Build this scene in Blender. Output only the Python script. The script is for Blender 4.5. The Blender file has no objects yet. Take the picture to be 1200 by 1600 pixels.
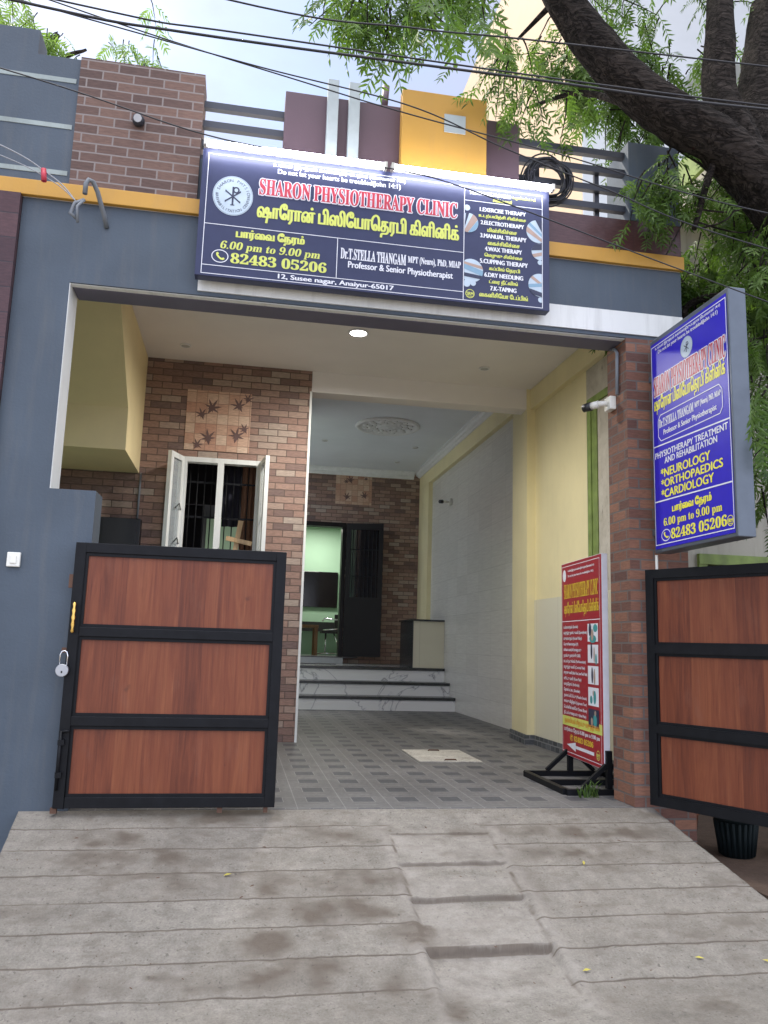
import bpy, math, random
import numpy as np
from mathutils import Vector, Matrix, noise as mnoise
from mathutils.geometry import delaunay_2d_cdt
NOI = mnoise.noise
random.seed(7)
RNG = np.random.default_rng(7)
SC = bpy.context.scene
COL = SC.collection
R = math.radians

# ------------------------------------------------------------------ camera
YAW, PITCH, ROLL, FPX = 0.172758, 0.1625425, 0.029643, 1265.3
cy, sy, cp, sp = math.cos(YAW), math.sin(YAW), math.cos(PITCH), math.sin(PITCH)
fw = Vector((sy*cp, cy*cp, sp)); rt = Vector((cy, -sy, 0)); up = rt.cross(fw)
c_, s_ = math.cos(ROLL), math.sin(ROLL)
rt2 = rt*c_ + up*s_; up2 = up*c_ - rt*s_
cam = bpy.data.cameras.new("camera"); cam_o = bpy.data.objects.new("camera", cam); COL.objects.link(cam_o)
cam.sensor_fit = 'VERTICAL'; cam.sensor_height = 24.0; cam.lens = FPX/1600*24.0
cam.clip_start = 0.05; cam.clip_end = 2000
m = Matrix((rt2, up2, -fw)).transposed().to_4x4(); m.translation = Vector((0, 0, 1.0))
cam_o.matrix_world = m
SC.camera = cam_o

# ------------------------------------------------------------------ world, sun, exposure
SUN_EL, SUN_ROT = R(50), R(-40)
w = bpy.data.worlds.new("World"); SC.world = w; w.use_nodes = True
nt = w.node_tree; bg = nt.nodes['Background']
sky = nt.nodes.new('ShaderNodeTexSky'); sky.sky_type = 'NISHITA'; sky.sun_disc = False
sky.sun_elevation = SUN_EL; sky.sun_rotation = SUN_ROT; sky.dust_density = 1.0; sky.air_density = 1.0
tc = nt.nodes.new('ShaderNodeTexCoord')
mp = nt.nodes.new('ShaderNodeMapping'); mp.inputs['Scale'].default_value = (1.6, 1.6, 3.2)
nz = nt.nodes.new('ShaderNodeTexNoise'); nz.inputs['Scale'].default_value = 1.7; nz.inputs['Detail'].default_value = 7; nz.inputs['Roughness'].default_value = 0.55
rp = nt.nodes.new('ShaderNodeValToRGB'); rp.color_ramp.elements[0].position = 0.30; rp.color_ramp.elements[1].position = 0.60
mx = nt.nodes.new('ShaderNodeMix'); mx.data_type = 'RGBA'
sx = nt.nodes.new('ShaderNodeSeparateXYZ'); nt.links.new(tc.outputs['Generated'], sx.inputs[0])
zr_ = nt.nodes.new('ShaderNodeValToRGB'); zr_.color_ramp.elements[0].position = 0.70; zr_.color_ramp.elements[0].color = (0.225, 0.235, 0.295, 1)
zr_.color_ramp.elements[1].position = 0.97; zr_.color_ramp.elements[1].color = (1.1, 1.09, 1.06, 1); nt.links.new(sx.outputs[2], zr_.inputs['Fac'])
cl_ = nt.nodes.new('ShaderNodeVectorMath'); cl_.operation = 'SCALE'; cl_.inputs['Scale'].default_value = 11.0
so_ = nt.nodes.new('ShaderNodeMapRange'); so_.interpolation_type = 'SMOOTHSTEP'; so_.inputs['From Min'].default_value = 0.15; so_.inputs['From Max'].default_value = -0.5
so_.inputs['To Min'].default_value = 11.0; so_.inputs['To Max'].default_value = 34.0; nt.links.new(sx.outputs[1], so_.inputs['Value']); nt.links.new(so_.outputs['Result'], cl_.inputs['Scale'])
nt.links.new(zr_.outputs['Color'], cl_.inputs[0]); nt.links.new(cl_.outputs[0], mx.inputs['B'])
nt.links.new(tc.outputs['Generated'], mp.inputs['Vector']); nt.links.new(mp.outputs['Vector'], nz.inputs['Vector'])
nt.links.new(nz.outputs['Fac'], rp.inputs['Fac']); nt.links.new(rp.outputs['Color'], mx.inputs['Factor'])
nt.links.new(sky.outputs['Color'], mx.inputs['A']); nt.links.new(mx.outputs['Result'], bg.inputs['Color'])
bg.inputs['Strength'].default_value = 0.15
sl = bpy.data.lights.new("sun", 'SUN'); sl.energy = 3.0; sl.angle = R(6); sl.color = (1.0, 0.93, 0.82)
so = bpy.data.objects.new("sun", sl); COL.objects.link(so)
sd = Vector((math.sin(SUN_ROT)*math.cos(SUN_EL), math.cos(SUN_ROT)*math.cos(SUN_EL), math.sin(SUN_EL)))
so.rotation_euler = (-sd).to_track_quat('-Z', 'Y').to_euler(); so.location = (0, 0, 30)
SC.view_settings.view_transform = 'Standard'; SC.view_settings.look = 'None'
SC.view_settings.exposure = 0.9; SC.view_settings.gamma = 1.0

# ------------------------------------------------------------------ node helpers and materials
def srgb(r, g, b):
    f = lambda c: (c/255/12.92) if c/255 <= 0.04045 else ((c/255+0.055)/1.055)**2.4
    return (f(r), f(g), f(b), 1)
class NT:
    def __init__(s, name):
        s.m = bpy.data.materials.new(name); s.m.use_nodes = True; s.t = s.m.node_tree
        s.b = s.t.nodes['Principled BSDF']; s.out = s.t.nodes['Material Output']
    def n(s, typ, **kw):
        x = s.t.nodes.new('ShaderNode'+typ)
        for k, v in kw.items():
            if k in x.inputs: x.inputs[k].default_value = v
            else: setattr(x, k, v)
        return x
    def l(s, a, b): s.t.links.new(a, b)
    def math(s, op, a, b=None, c=None):
        x = s.t.nodes.new('ShaderNodeMath'); x.operation = op
        for i, v in enumerate((a, b, c)):
            if v is None: continue
            if isinstance(v, (int, float)): x.inputs[i].default_value = v
            else: s.l(v, x.inputs[i])
        return x.outputs[0]
    def ramp(s, fac, stops, interp='LINEAR'):
        x = s.t.nodes.new('ShaderNodeValToRGB'); cr = x.color_ramp; cr.interpolation = interp
        while len(cr.elements) < len(stops): cr.elements.new(0.5)
        for e, (p, c) in zip(cr.elements, stops):
            e.position = p; e.color = c if len(c) == 4 else (*c, 1)
        s.l(fac, x.inputs['Fac']); return x.outputs['Color']
    def mix(s, fac, a, b, blend='MIX'):
        x = s.t.nodes.new('ShaderNodeMix'); x.data_type = 'RGBA'; x.blend_type = blend
        for nm, v in (('Factor', fac), ('A', a), ('B', b)):
            sock = [i for i in x.inputs if i.name == nm and (i.type == 'RGBA' or nm == 'Factor')][0]
            if isinstance(v, (int, float)): sock.default_value = v
            elif isinstance(v, (tuple, list)): sock.default_value = v if len(v) == 4 else (*v, 1)
            else: s.l(v, sock)
        return [o for o in x.outputs if o.type == 'RGBA'][0]
    def noise(s, vec, scale, detail=4, rough=0.55, dist=0.0):
        x = s.n('TexNoise', Scale=scale, Detail=detail, Roughness=rough, Distortion=dist)
        s.l(vec, x.inputs['Vector']); return x.outputs['Fac']
    def uv(s, scale=None):
        x = s.n('TexCoord'); o = x.outputs['UV']
        if scale:
            mpn = s.n('Mapping'); mpn.inputs['Scale'].default_value = scale; s.l(o, mpn.inputs['Vector']); o = mpn.outputs['Vector']
        return o
    def obj(s): return s.n('TexCoord').outputs['Object']
    def bump(s, h, strength=0.3, dist=0.01):
        x = s.n('Bump', Strength=strength, Distance=dist); s.l(h, x.inputs['Height']); s.l(x.outputs['Normal'], s.b.inputs['Normal'])
    def color(s, c): s.l(c, s.b.inputs['Base Color'])
    def set(s, **kw):
        for k, v in kw.items(): s.b.inputs[k.replace('_', ' ')].default_value = v
        return s

def paint(name, col, rough=0.6, var=0.10, bump=0.15, spec=0.4, dirt=0.0, scale=2.0):
    k = NT(name); o = k.obj()
    a = k.noise(o, scale, 5); bfine = k.noise(o, 60, 3)
    dark = tuple(c*(1-var) for c in col[:3]); lite = tuple(min(1, c*(1+var)) for c in col[:3])
    cc = k.ramp(a, [(0.3, dark), (0.7, lite)])
    if dirt:
        u = k.uv((9, 0.8, 1)); st = k.noise(u, 1.4, 6, 0.65)
        cc = k.mix(k.ramp(st, [(0.5, (0, 0, 0)), (0.75, (dirt, dirt, dirt))]), cc, (0.16, 0.15, 0.13))
    k.color(cc); k.bump(bfine, bump, 0.004)
    k.set(Roughness=rough, Specular_IOR_Level=spec); return k.m
def plain(name, col, rough=0.5, metal=0.0, spec=0.5, var=0.06):
    k = NT(name); a = k.noise(k.obj(), 14, 4)
    k.color(k.ramp(a, [(0.3, tuple(c*(1-var) for c in col[:3])), (0.7, tuple(min(1, c*(1+var)) for c in col[:3]))]))
    k.set(Roughness=rough, Metallic=metal, Specular_IOR_Level=spec); return k.m
def emit(name, col, strength):
    k = NT(name); k.set(Base_Color=(*col[:3], 1), Emission_Color=(*col[:3], 1), Emission_Strength=strength); return k.m
def brick(name, stops, bw, bh, mortar, mcol, bump=0.6, rough=0.75, offset=0.5, smooth=0.1):
    k = NT(name); u = k.uv()
    wob = k.noise(u, 9, 2); 
    b = k.n('TexBrick', Scale=1.0, offset=offset, offset_frequency=2, squash=1.0)
    b.inputs['Color1'].default_value = (0, 0, 0, 1); b.inputs['Color2'].default_value = (1, 1, 1, 1); b.inputs['Mortar'].default_value = (0.5, 0.5, 0.5, 1)
    b.inputs['Brick Width'].default_value = bw; b.inputs['Row Height'].default_value = bh; b.inputs['Mortar Size'].default_value = mortar
    b.inputs['Mortar Smooth'].default_value = smooth
    # slightly wandering joints
    nx = k.n('TexNoise', Scale=6.0, Detail=2.0); k.l(u, nx.inputs['Vector'])
    vm = k.n('VectorMath', operation='MULTIPLY_ADD'); k.l(nx.outputs['Color'], vm.inputs[0])
    vm.inputs[1].default_value = (0.006, 0.006, 0); k.l(u, vm.inputs[2]); k.l(vm.outputs[0], b.inputs['Vector'])
    tone = k.ramp(b.outputs['Color'], stops)
    g = k.noise(k.uv((3, 14, 1)), 6, 5, 0.65)
    tone = k.mix(0.55, tone, k.ramp(g, [(0.3, (0.45, 0.45, 0.45)), (0.7, (1.25, 1.2, 1.15))]), 'MULTIPLY')
    k.color(k.mix(b.outputs['Fac'], tone, mcol))
    h = k.math('ADD', k.math('MULTIPLY', b.outputs['Fac'], -1.0), k.math('MULTIPLY', g, 0.35))
    k.bump(h, bump, 0.010); k.set(Roughness=rough, Specular_IOR_Level=0.35); return k.m

M = {}
M['blue'] = paint('slate_blue_paint', (0.066, 0.086, 0.110), 0.55, 0.13, 0.35, 0.35, 0.22)
M['soffitshade'] = paint('shaded_soffit_paint', (0.12, 0.115, 0.155), 0.6)  # shaded look of the lintel underside is put into this colour
M['white'] = paint('white_paint', (0.72, 0.73, 0.70), 0.55, 0.05, 0.1, 0.4, 0.25)
M['ceil'] = paint('ceiling_paint', (0.80, 0.765, 0.74), 0.7, 0.03)
M['ceil2'] = paint('inner_ceiling_paint', (0.78, 0.82, 0.87), 0.6, 0.03)
M['plaster'] = plain('plaster_of_paris', (0.78, 0.79, 0.8), 0.6)
M['cream'] = paint('cream_yellow_paint', (0.80, 0.71, 0.42), 0.5, 0.05, 0.12, 0.4, 0.06)
M['yellowbox'] = paint('warm_yellow_paint', (0.86, 0.72, 0.41), 0.55, 0.05)
M['band'] = paint('ochre_yellow_paint', (0.52, 0.28, 0.048), 0.5, 0.08, 0.15, 0.4, 0.1)
M['maroon'] = paint('maroon_paint', (0.105, 0.064, 0.078), 0.5, 0.08, 0.12)
M['silver'] = plain('silver_grey_paint', (0.37, 0.41, 0.41), 0.5, 0.0)
M['groove'] = paint('groove_paint', (0.30, 0.345, 0.33), 0.7, 0.2, 0.3, 0.3, 0.4)
M['black'] = plain('black_metal_paint', (0.006, 0.0065, 0.008), 0.5, 0.0, 0.2, 0.25)
M['rail'] = plain('dark_rail_paint', (0.035, 0.038, 0.05), 0.45)
M['brick_wall'] = brick('brick_face_tiles', [(0.0, (0.17, 0.12, 0.11)), (0.25, (0.235, 0.15, 0.125)), (0.5, (0.31, 0.195, 0.155)), (0.75, (0.355, 0.245, 0.195)), (1.0, (0.40, 0.33, 0.275))], 0.205, 0.072, 0.0045, (0.12, 0.085, 0.07), 0.9)
M['brick_par'] = brick('parapet_brick', [(0.0, (0.095, 0.060, 0.052)), (0.5, (0.135, 0.083, 0.068)), (1.0, (0.19, 0.116, 0.09))], 0.198, 0.0665, 0.0055, (0.235, 0.20, 0.185), 0.5)
M['brick_pil'] = brick('pillar_brick', [(0.0, (0.12, 0.060, 0.048)), (0.5, (0.195, 0.093, 0.064)), (1.0, (0.27, 0.132, 0.084))], 0.2, 0.071, 0.006, (0.13, 0.11, 0.10), 0.8)
M['darktile'] = brick('maroon_cladding_tiles', [(0.0, (0.055, 0.028, 0.032)), (1.0, (0.10, 0.05, 0.052))], 0.5, 0.165, 0.004, (0.035, 0.025, 0.03), 0.3, 0.3)
M['maroontile'] = brick('maroon_parapet_tiles', [(0.0, (0.085, 0.04, 0.04)), (1.0, (0.12, 0.055, 0.05))], 0.9, 0.3, 0.002, (0.06, 0.035, 0.035), 0.15, 0.25)
M['skirt'] = brick('skirting_tiles', [(0.0, (0.06, 0.065, 0.07)), (1.0, (0.13, 0.14, 0.15))], 0.12, 0.06, 0.006, (0.2, 0.2, 0.2), 0.3)
def tilewall():
    k = NT('ivory_wall_tiles'); u = k.uv()
    b = k.n('TexBrick', Scale=1.0, offset=0.0); k.l(u, b.inputs['Vector'])
    b.inputs['Color1'].default_value = (0.62, 0.60, 0.55, 1); b.inputs['Color2'].default_value = (0.68, 0.66, 0.61, 1); b.inputs['Mortar'].default_value = (0.46, 0.44, 0.40, 1)
    b.inputs['Brick Width'].default_value = 0.6; b.inputs['Row Height'].default_value = 0.3; b.inputs['Mortar Size'].default_value = 0.0022
    g = k.noise(k.uv((1.2, 14, 1)), 3, 6, 0.6)
    k.color(k.mix(0.6, b.outputs['Color'], k.ramp(g, [(0.3, (0.82, 0.80, 0.78)), (0.7, (1.12, 1.12, 1.1))]), 'MULTIPLY'))
    k.set(Roughness=0.32, Specular_IOR_Level=0.45); k.bump(g, 0.06, 0.003); return k.m
M['tilewall'] = tilewall()
def dado():
    k = NT('cream_dado_tiles'); u = k.uv()
    b = k.n('TexBrick', Scale=1.0, offset=0.0); k.l(u, b.inputs['Vector'])
    b.inputs['Color1'].default_value = (0.66, 0.62, 0.47, 1); b.inputs['Color2'].default_value = (0.68, 0.64, 0.5, 1); b.inputs['Mortar'].default_value = (0.42, 0.38, 0.28, 1)
    b.inputs['Brick Width'].default_value = 0.6; b.inputs['Row Height'].default_value = 1.6; b.inputs['Mortar Size'].default_value = 0.002
    k.color(b.outputs['Color']); k.set(Roughness=0.3); return k.m
M['dado'] = dado()
def oldplaster():
    k = NT('flaking_old_plaster'); o = k.obj()
    f = k.noise(o, 5, 6, 0.7); v = k.noise(k.uv((6, 1.3, 1)), 5, 5, 0.7)
    cc = k.ramp(f, [(0.3, (0.42, 0.38, 0.31)), (0.7, (0.60, 0.56, 0.48))])
    k.color(k.mix(k.ramp(v, [(0.60, (0, 0, 0)), (0.68, (0.8, 0.8, 0.8))]), cc, (0.17, 0.15, 0.12)))
    k.bump(k.math('ADD', f, v), 0.5, 0.01); k.set(Roughness=0.9); return k.m
M['oldplaster'] = oldplaster()
M['green'] = paint('faded_green_paint', (0.20, 0.27, 0.075), 0.6, 0.25, 0.3, 0.3, 0.3, 8)
M['greenwall'] = paint('mint_green_wall_paint', (0.42, 0.62, 0.45), 0.6, 0.04)
def marble():
    k = NT('white_marble_tile'); u = k.uv()
    nz1 = k.noise(u, 1.1, 5, 0.5, 0.9)
    vein = k.ramp(k.math('ABSOLUTE', k.math('SUBTRACT', nz1, 0.5)), [(0.0, (0.30, 0.30, 0.32)), (0.006, (0.66, 0.66, 0.68)), (0.02, (0.78, 0.78, 0.78))])
    k.color(vein); k.set(Roughness=0.2); return k.m
M['marble'] = marble()
M['granite'] = plain('dark_granite', (0.03, 0.032, 0.033), 0.25, 0, 0.5, 0.4)
M['landing'] = plain('grey_landing_tile', (0.30, 0.31, 0.31), 0.2)
def floor_mat():
    k = NT('parking_floor_tiles'); u = k.uv()
    sx = k.n('SeparateXYZ'); k.l(u, sx.inputs[0])
    PX, PY = 0.2955, 0.352
    fx = k.math('SUBTRACT', k.math('FRACT', k.math('DIVIDE', k.math('ADD', sx.outputs[0], 3*PX+PX/2-0.571), PX)), 0.5)
    fy = k.math('SUBTRACT', k.math('FRACT', k.math('DIVIDE', k.math('ADD', sx.outputs[1], PY/2-5.458), PY)), 0.5)
    ax = k.math('MULTIPLY', k.math('ABSOLUTE', fx), PX); ay = k.math('MULTIPLY', k.math('ABSOLUTE', fy), PY)
    inr = k.math('MULTIPLY', k.math('LESS_THAN', ax, 0.070), k.math('LESS_THAN', ay, 0.080))
    ino = k.math('MULTIPLY', k.math('LESS_THAN', ax, 0.0745), k.math('LESS_THAN', ay, 0.0855))
    edge = k.math('SUBTRACT', ino, inr)
    vline = k.math('GREATER_THAN', ax, PX/2-0.0028)
    hline = k.math('MULTIPLY', k.math('GREATER_THAN', ay, PY/2-0.003), k.math('LESS_THAN', ax, 0.0745))
    # side planks broken once per tile
    sline = k.math('MULTIPLY', k.math('LESS_THAN', k.math('ABSOLUTE', k.math('SUBTRACT', fy, 0.23)), 0.008), k.math('GREATER_THAN', ax, 0.0745))
    grout = k.math('MINIMUM', 1.0, k.math('ADD', k.math('ADD', edge, vline), k.math('ADD', hline, sline)))
    g = k.noise(u, 30, 5, 0.7); gs = k.noise(u, 1.3, 4)
    gx = k.noise(k.uv((2, 40, 1)), 4, 4, 0.6)
    light = k.ramp(g, [(0.25, (0.108, 0.108, 0.108)), (0.75, (0.185, 0.182, 0.178))])
    light = k.mix(0.5, light, k.ramp(gx, [(0.3, (0.7, 0.7, 0.7)), (0.7, (1.25, 1.25, 1.25))]), 'MULTIPLY')
    dark = k.ramp(g, [(0.25, (0.058, 0.060, 0.066)), (0.75, (0.10, 0.102, 0.11))])
    c = k.mix(inr, light, dark); c = k.mix(k.math('MULTIPLY', grout, 0.6), c, (0.30, 0.295, 0.29))
    c = k.mix(0.5, c, k.ramp(gs, [(0.3, (0.55, 0.53, 0.50)), (0.7, (1.3, 1.27, 1.22))]), 'MULTIPLY')
    k.color(c); k.set(Roughness=0.55, Specular_IOR_Level=0.35); k.bump(k.math('ADD', k.math('MULTIPLY', grout, -1.0), k.math('MULTIPLY', g, 0.5)), 0.3, 0.003); return k.m
M['floor'] = floor_mat()
def concrete(name, base, attr=True):
    k = NT(name); u = k.uv()
    a = k.noise(u, 1.1, 6, 0.6, 0.4); b = k.noise(u, 7, 7, 0.7); f = k.noise(u, 90, 4, 0.7)
    br = k.noise(k.uv((1.2, 14, 1)), 5, 5, 0.7)
    c = k.ramp(a, [(0.25, tuple(x*0.80 for x in base)), (0.55, base), (0.8, (base[0]*1.16, base[1]*1.17, base[2]*1.2))])
    c = k.mix(0.8, c, k.ramp(b, [(0.25, (0.62, 0.61, 0.60)), (0.5, (0.98, 0.98, 0.98)), (0.8, (1.22, 1.21, 1.2))]), 'MULTIPLY')
    c = k.mix(0.15, c, k.ramp(br, [(0.3, (0.8, 0.8, 0.8)), (0.7, (1.15, 1.15, 1.15))]), 'MULTIPLY')
    me_ = k.noise(u, 22, 6, 0.75)
    c = k.mix(0.6, c, k.ramp(me_, [(0.3, (0.66, 0.65, 0.63)), (0.55, (1.0, 1.0, 1.0)), (0.75, (1.2, 1.2, 1.2))]), 'MULTIPLY')
    c = k.mix(0.45, c, k.ramp(f, [(0.3, (0.5, 0.5, 0.5)), (0.7, (1.4, 1.4, 1.4))]), 'MULTIPLY')
    sp_ = k.noise(u, 38, 3, 0.6)
    c = k.mix(k.ramp(sp_, [(0.62, (0, 0, 0)), (0.68, (0.65, 0.65, 0.65))]), c, (0.09, 0.08, 0.07))
    if attr:
        ap = k.n('Attribute', attribute_name='pale')
        c = k.mix(k.math('MULTIPLY', k.math('MINIMUM', ap.outputs['Fac'], 1.0), k.math('ADD', 0.1, k.math('MULTIPLY', me_, 0.8))), c, (0.37, 0.338, 0.298))
        at = k.n('Attribute', attribute_name='stain_shade')
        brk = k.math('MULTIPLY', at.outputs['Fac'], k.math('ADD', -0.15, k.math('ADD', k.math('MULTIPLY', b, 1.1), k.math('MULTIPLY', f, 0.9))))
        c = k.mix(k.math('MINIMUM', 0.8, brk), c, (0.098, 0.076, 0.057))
    k.color(c); k.bump(k.math('ADD', k.math('MULTIPLY', f, 0.9), b), 0.8, 0.007); k.set(Roughness=0.9, Specular_IOR_Level=0.2); return k.m
M['concrete'] = concrete('ramp_concrete', (0.262, 0.240, 0.204))
M['street'] = concrete('street_concrete', (0.250, 0.228, 0.195), False)
M['soil'] = concrete('brown_soil', (0.10, 0.068, 0.05), False)
M['cover'] = concrete('cover_concrete', (0.50, 0.475, 0.42), False)
def wood(name, a, b, c, vert=True, plank=0.155):
    k = NT(name); u = k.uv(); sx = k.n('SeparateXYZ'); k.l(u, sx.inputs[0])
    pid = k.math('FLOOR', k.math('DIVIDE', sx.outputs[0], plank))
    wn = k.n('TexWhiteNoise', noise_dimensions='1D'); k.l(pid, wn.inputs['W'])
    oi = k.n('ObjectInfo'); cb = k.n('CombineXYZ'); k.l(k.math('ADD', sx.outputs[0], k.math('MULTIPLY', oi.outputs['Random'], 7)), cb.inputs[0]); k.l(k.math('ADD', sx.outputs[1], k.math('MULTIPLY', wn.outputs['Value'], 9)), cb.inputs[1]); k.l(wn.outputs['Value'], cb.inputs[2])
    mp1 = k.n('Mapping'); mp1.inputs['Scale'].default_value = (14, 1.1, 5); k.l(cb.outputs[0], mp1.inputs['Vector'])
    g1 = k.noise(mp1.outputs[0], 1.0, 5, 0.6, 1.6)
    mp2 = k.n('Mapping'); mp2.inputs['Scale'].default_value = (130, 3.0, 5); k.l(cb.outputs[0], mp2.inputs['Vector'])
    g2 = k.noise(mp2.outputs[0], 1.0, 5, 0.65)
    knots = k.noise(cb.outputs[0], 7.5, 3, 0.5)
    t = k.math('ADD', k.math('MULTIPLY', g1, 0.75), k.math('MULTIPLY', wn.outputs['Value'], 0.22))
    col = k.ramp(t, [(0.25, a), (0.5, b), (0.75, c)])
    col = k.mix(0.42, col, k.ramp(g2, [(0.3, (0.55, 0.48, 0.45)), (0.7, (1.28, 1.28, 1.28))]), 'MULTIPLY')
    col = k.mix(k.ramp(knots, [(0.69, (0, 0, 0)), (0.78, (0.6, 0.6, 0.6))]), col, (0.055, 0.018, 0.012))
    sc_ = k.noise(k.uv((3, 1, 1)), 2.2, 6, 0.7)
    col = k.mix(k.ramp(sc_, [(0.55, (0, 0, 0)), (0.8, (0.14, 0.14, 0.14))]), col, (0.26, 0.20, 0.16))
    k.color(col); k.l(k.ramp(sc_, [(0.3, (0.34,)*3), (0.7, (0.62,)*3)]), k.b.inputs['Roughness']); k.set(Specular_IOR_Level=0.4); k.bump(g2, 0.12, 0.002); return k.m
M['wood'] = wood('reddish_wood_laminate', (0.098, 0.023, 0.010), (0.172, 0.045, 0.018), (0.24, 0.077, 0.030))
M['palewood'] = wood('pale_wood', (0.42, 0.27, 0.13), (0.55, 0.38, 0.2), (0.65, 0.48, 0.28))
M['tablewood'] = wood('brown_table_wood', (0.12, 0.06, 0.025), (0.2, 0.1, 0.04), (0.26, 0.14, 0.06))
M['brass'] = plain('brass', (0.75, 0.48, 0.13), 0.25, 1.0)
M['steel'] = plain('grey_steel', (0.42, 0.43, 0.45), 0.35, 0.9)
M['galv'] = plain('weathered_grey_pipe', (0.16, 0.175, 0.19), 0.5)
M['chrome'] = plain('chrome', (0.8, 0.8, 0.82), 0.12, 1.0)
M['rust'] = plain('rusty_iron', (0.10, 0.05, 0.03), 0.8)
M['plastic'] = plain('off_white_plastic', (0.74, 0.73, 0.66), 0.35)
M['pipe'] = plain('grey_pvc', (0.20, 0.22, 0.25), 0.45)
M['meter'] = plain('black_plastic', (0.018, 0.018, 0.02), 0.4)
M['cable'] = plain('black_cable', (0.012, 0.012, 0.016), 0.5)
M['palecable'] = plain('grey_cable', (0.35, 0.36, 0.38), 0.5)
M['navy'] = plain('navy_sign_vinyl', (0.036, 0.042, 0.092), 0.35, 0, 0.3, 0.05)
M['royal'] = plain('royal_blue_sign_vinyl', (0.030, 0.020, 0.46), 0.35, 0, 0.25, 0.04)
M['signgrey'] = plain('grey_sign_metal', (0.105, 0.125, 0.15), 0.4, 0.3)
M['red'] = plain('red_sign_vinyl', (0.33, 0.012, 0.022), 0.35, 0, 0.25, 0.05)
M['ink_white'] = plain('white_ink', (0.75, 0.76, 0.80), 0.4)
M['ink_yellow'] = plain('yellow_green_ink', (0.62, 0.66, 0.13), 0.4)
M['ink_bright'] = plain('bright_yellow_ink', (0.88, 0.82, 0.07), 0.4)
M['ink_red'] = plain('crimson_ink', (0.50, 0.035, 0.06), 0.4)
M['ink_gold'] = plain('golden_ink', (0.75, 0.52, 0.04), 0.4)
M['ink_orange'] = plain('orange_ink', (0.72, 0.30, 0.02), 0.4)
M['ink_navy'] = plain('navy_ink', (0.02, 0.025, 0.06), 0.4)
M['ink_pale'] = plain('pale_blue_ink', (0.46, 0.55, 0.62), 0.4)
M['ink_skin'] = plain('skin_tone_ink', (0.40, 0.28, 0.22), 0.4)
M['ink_teal'] = plain('teal_ink', (0.05, 0.30, 0.30), 0.4)
M['ink_sky'] = plain('sky_blue_ink', (0.20, 0.34, 0.45), 0.4)
M['tube'] = emit('led_tube_light', (0.86, 0.88, 1.0), 17.0)
M['lampdisc'] = emit('downlight_lens', (1.0, 0.98, 0.95), 12.0)
M['offdisc'] = plain('unlit_lens', (0.42, 0.42, 0.42), 0.4)
M['terracotta'] = plain('terracotta', (0.25, 0.10, 0.055), 0.85, 0, 0.3, 0.25)
M['shadedpot'] = plain('shaded_green_pot', (0.005, 0.010, 0.011), 0.7, 0, 0.2)  # dark tone holds the deep shade under the gate
M['curtain'] = plain('brown_cloth', (0.22, 0.12, 0.075), 0.9)
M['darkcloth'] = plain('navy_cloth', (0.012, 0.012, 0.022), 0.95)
M['cushion'] = plain('black_vinyl', (0.02, 0.02, 0.022), 0.5)
M['darkwood'] = plain('dark_brown_wood', (0.009, 0.007, 0.008), 0.45, 0, 0.25)
M['tile_tan'] = brick('mural_tiles', [(0.0, (0.47, 0.26, 0.185)), (0.5, (0.56, 0.37, 0.27)), (1.0, (0.62, 0.46, 0.35))], 0.112, 0.112, 0.003, (0.28, 0.17, 0.12), 0.35, 0.6, 0.0)
M['motif'] = plain('dark_leaf_glaze', (0.13, 0.075, 0.068), 0.5)
M['creamhouse'] = paint('pale_cream_render', (0.52, 0.385, 0.25), 0.7, 0.04)
M['whitehouse'] = paint('off_white_render', (0.46, 0.475, 0.485), 0.7, 0.04)
M['neighbour'] = paint('weathered_cream_render', (0.42, 0.40, 0.33), 0.85, 0.12, 0.3, 0.2, 0.4)
M['screen'] = plain('black_screen', (0.006, 0.006, 0.008), 0.15)
def glass():
    k = NT('window_glass'); k.set(Base_Color=(0.55, 0.6, 0.62, 1), Roughness=0.12, Alpha=0.4, Specular_IOR_Level=0.6); return k.m
M['glass'] = glass()
def darkglass():
    k = NT('dark_glass'); k.set(Base_Color=(0.012, 0.014, 0.02, 1), Roughness=0.06, Specular_IOR_Level=0.8); return k.m
M['darkglass'] = darkglass()
def leafmat(name, a, b):
    k = NT(name); n1 = k.noise(k.obj(), 2.6, 3); n2 = k.noise(k.obj(), 25, 2)
    c = k.ramp(k.math('ADD', k.math('MULTIPLY', n1, 0.7), k.math('MULTIPLY', n2, 0.3)), [(0.35, a), (0.65, b)])
    k.color(c); k.set(Roughness=0.45, Specular_IOR_Level=0.35)
    tr = k.n('BsdfTranslucent'); k.l(k.mix(1.0, c, (1.3, 1.45, 0.7), 'MULTIPLY'), tr.inputs['Color'])
    ms = k.n('MixShader'); ms.inputs[0].default_value = 0.45
    k.l(k.b.outputs[0], ms.inputs[1]); k.l(tr.outputs[0], ms.inputs[2]); k.l(ms.outputs[0], k.out.inputs['Surface']); return k.m
M['leaf'] = leafmat('neem_leaf', (0.040, 0.086, 0.018), (0.13, 0.205, 0.048))
M['leaf_pale'] = leafmat('pale_leaf', (0.12, 0.2, 0.05), (0.22, 0.32, 0.10))
M['deadleaf'] = plain('fallen_yellow_leaf', (0.42, 0.36, 0.06), 0.7)
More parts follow.
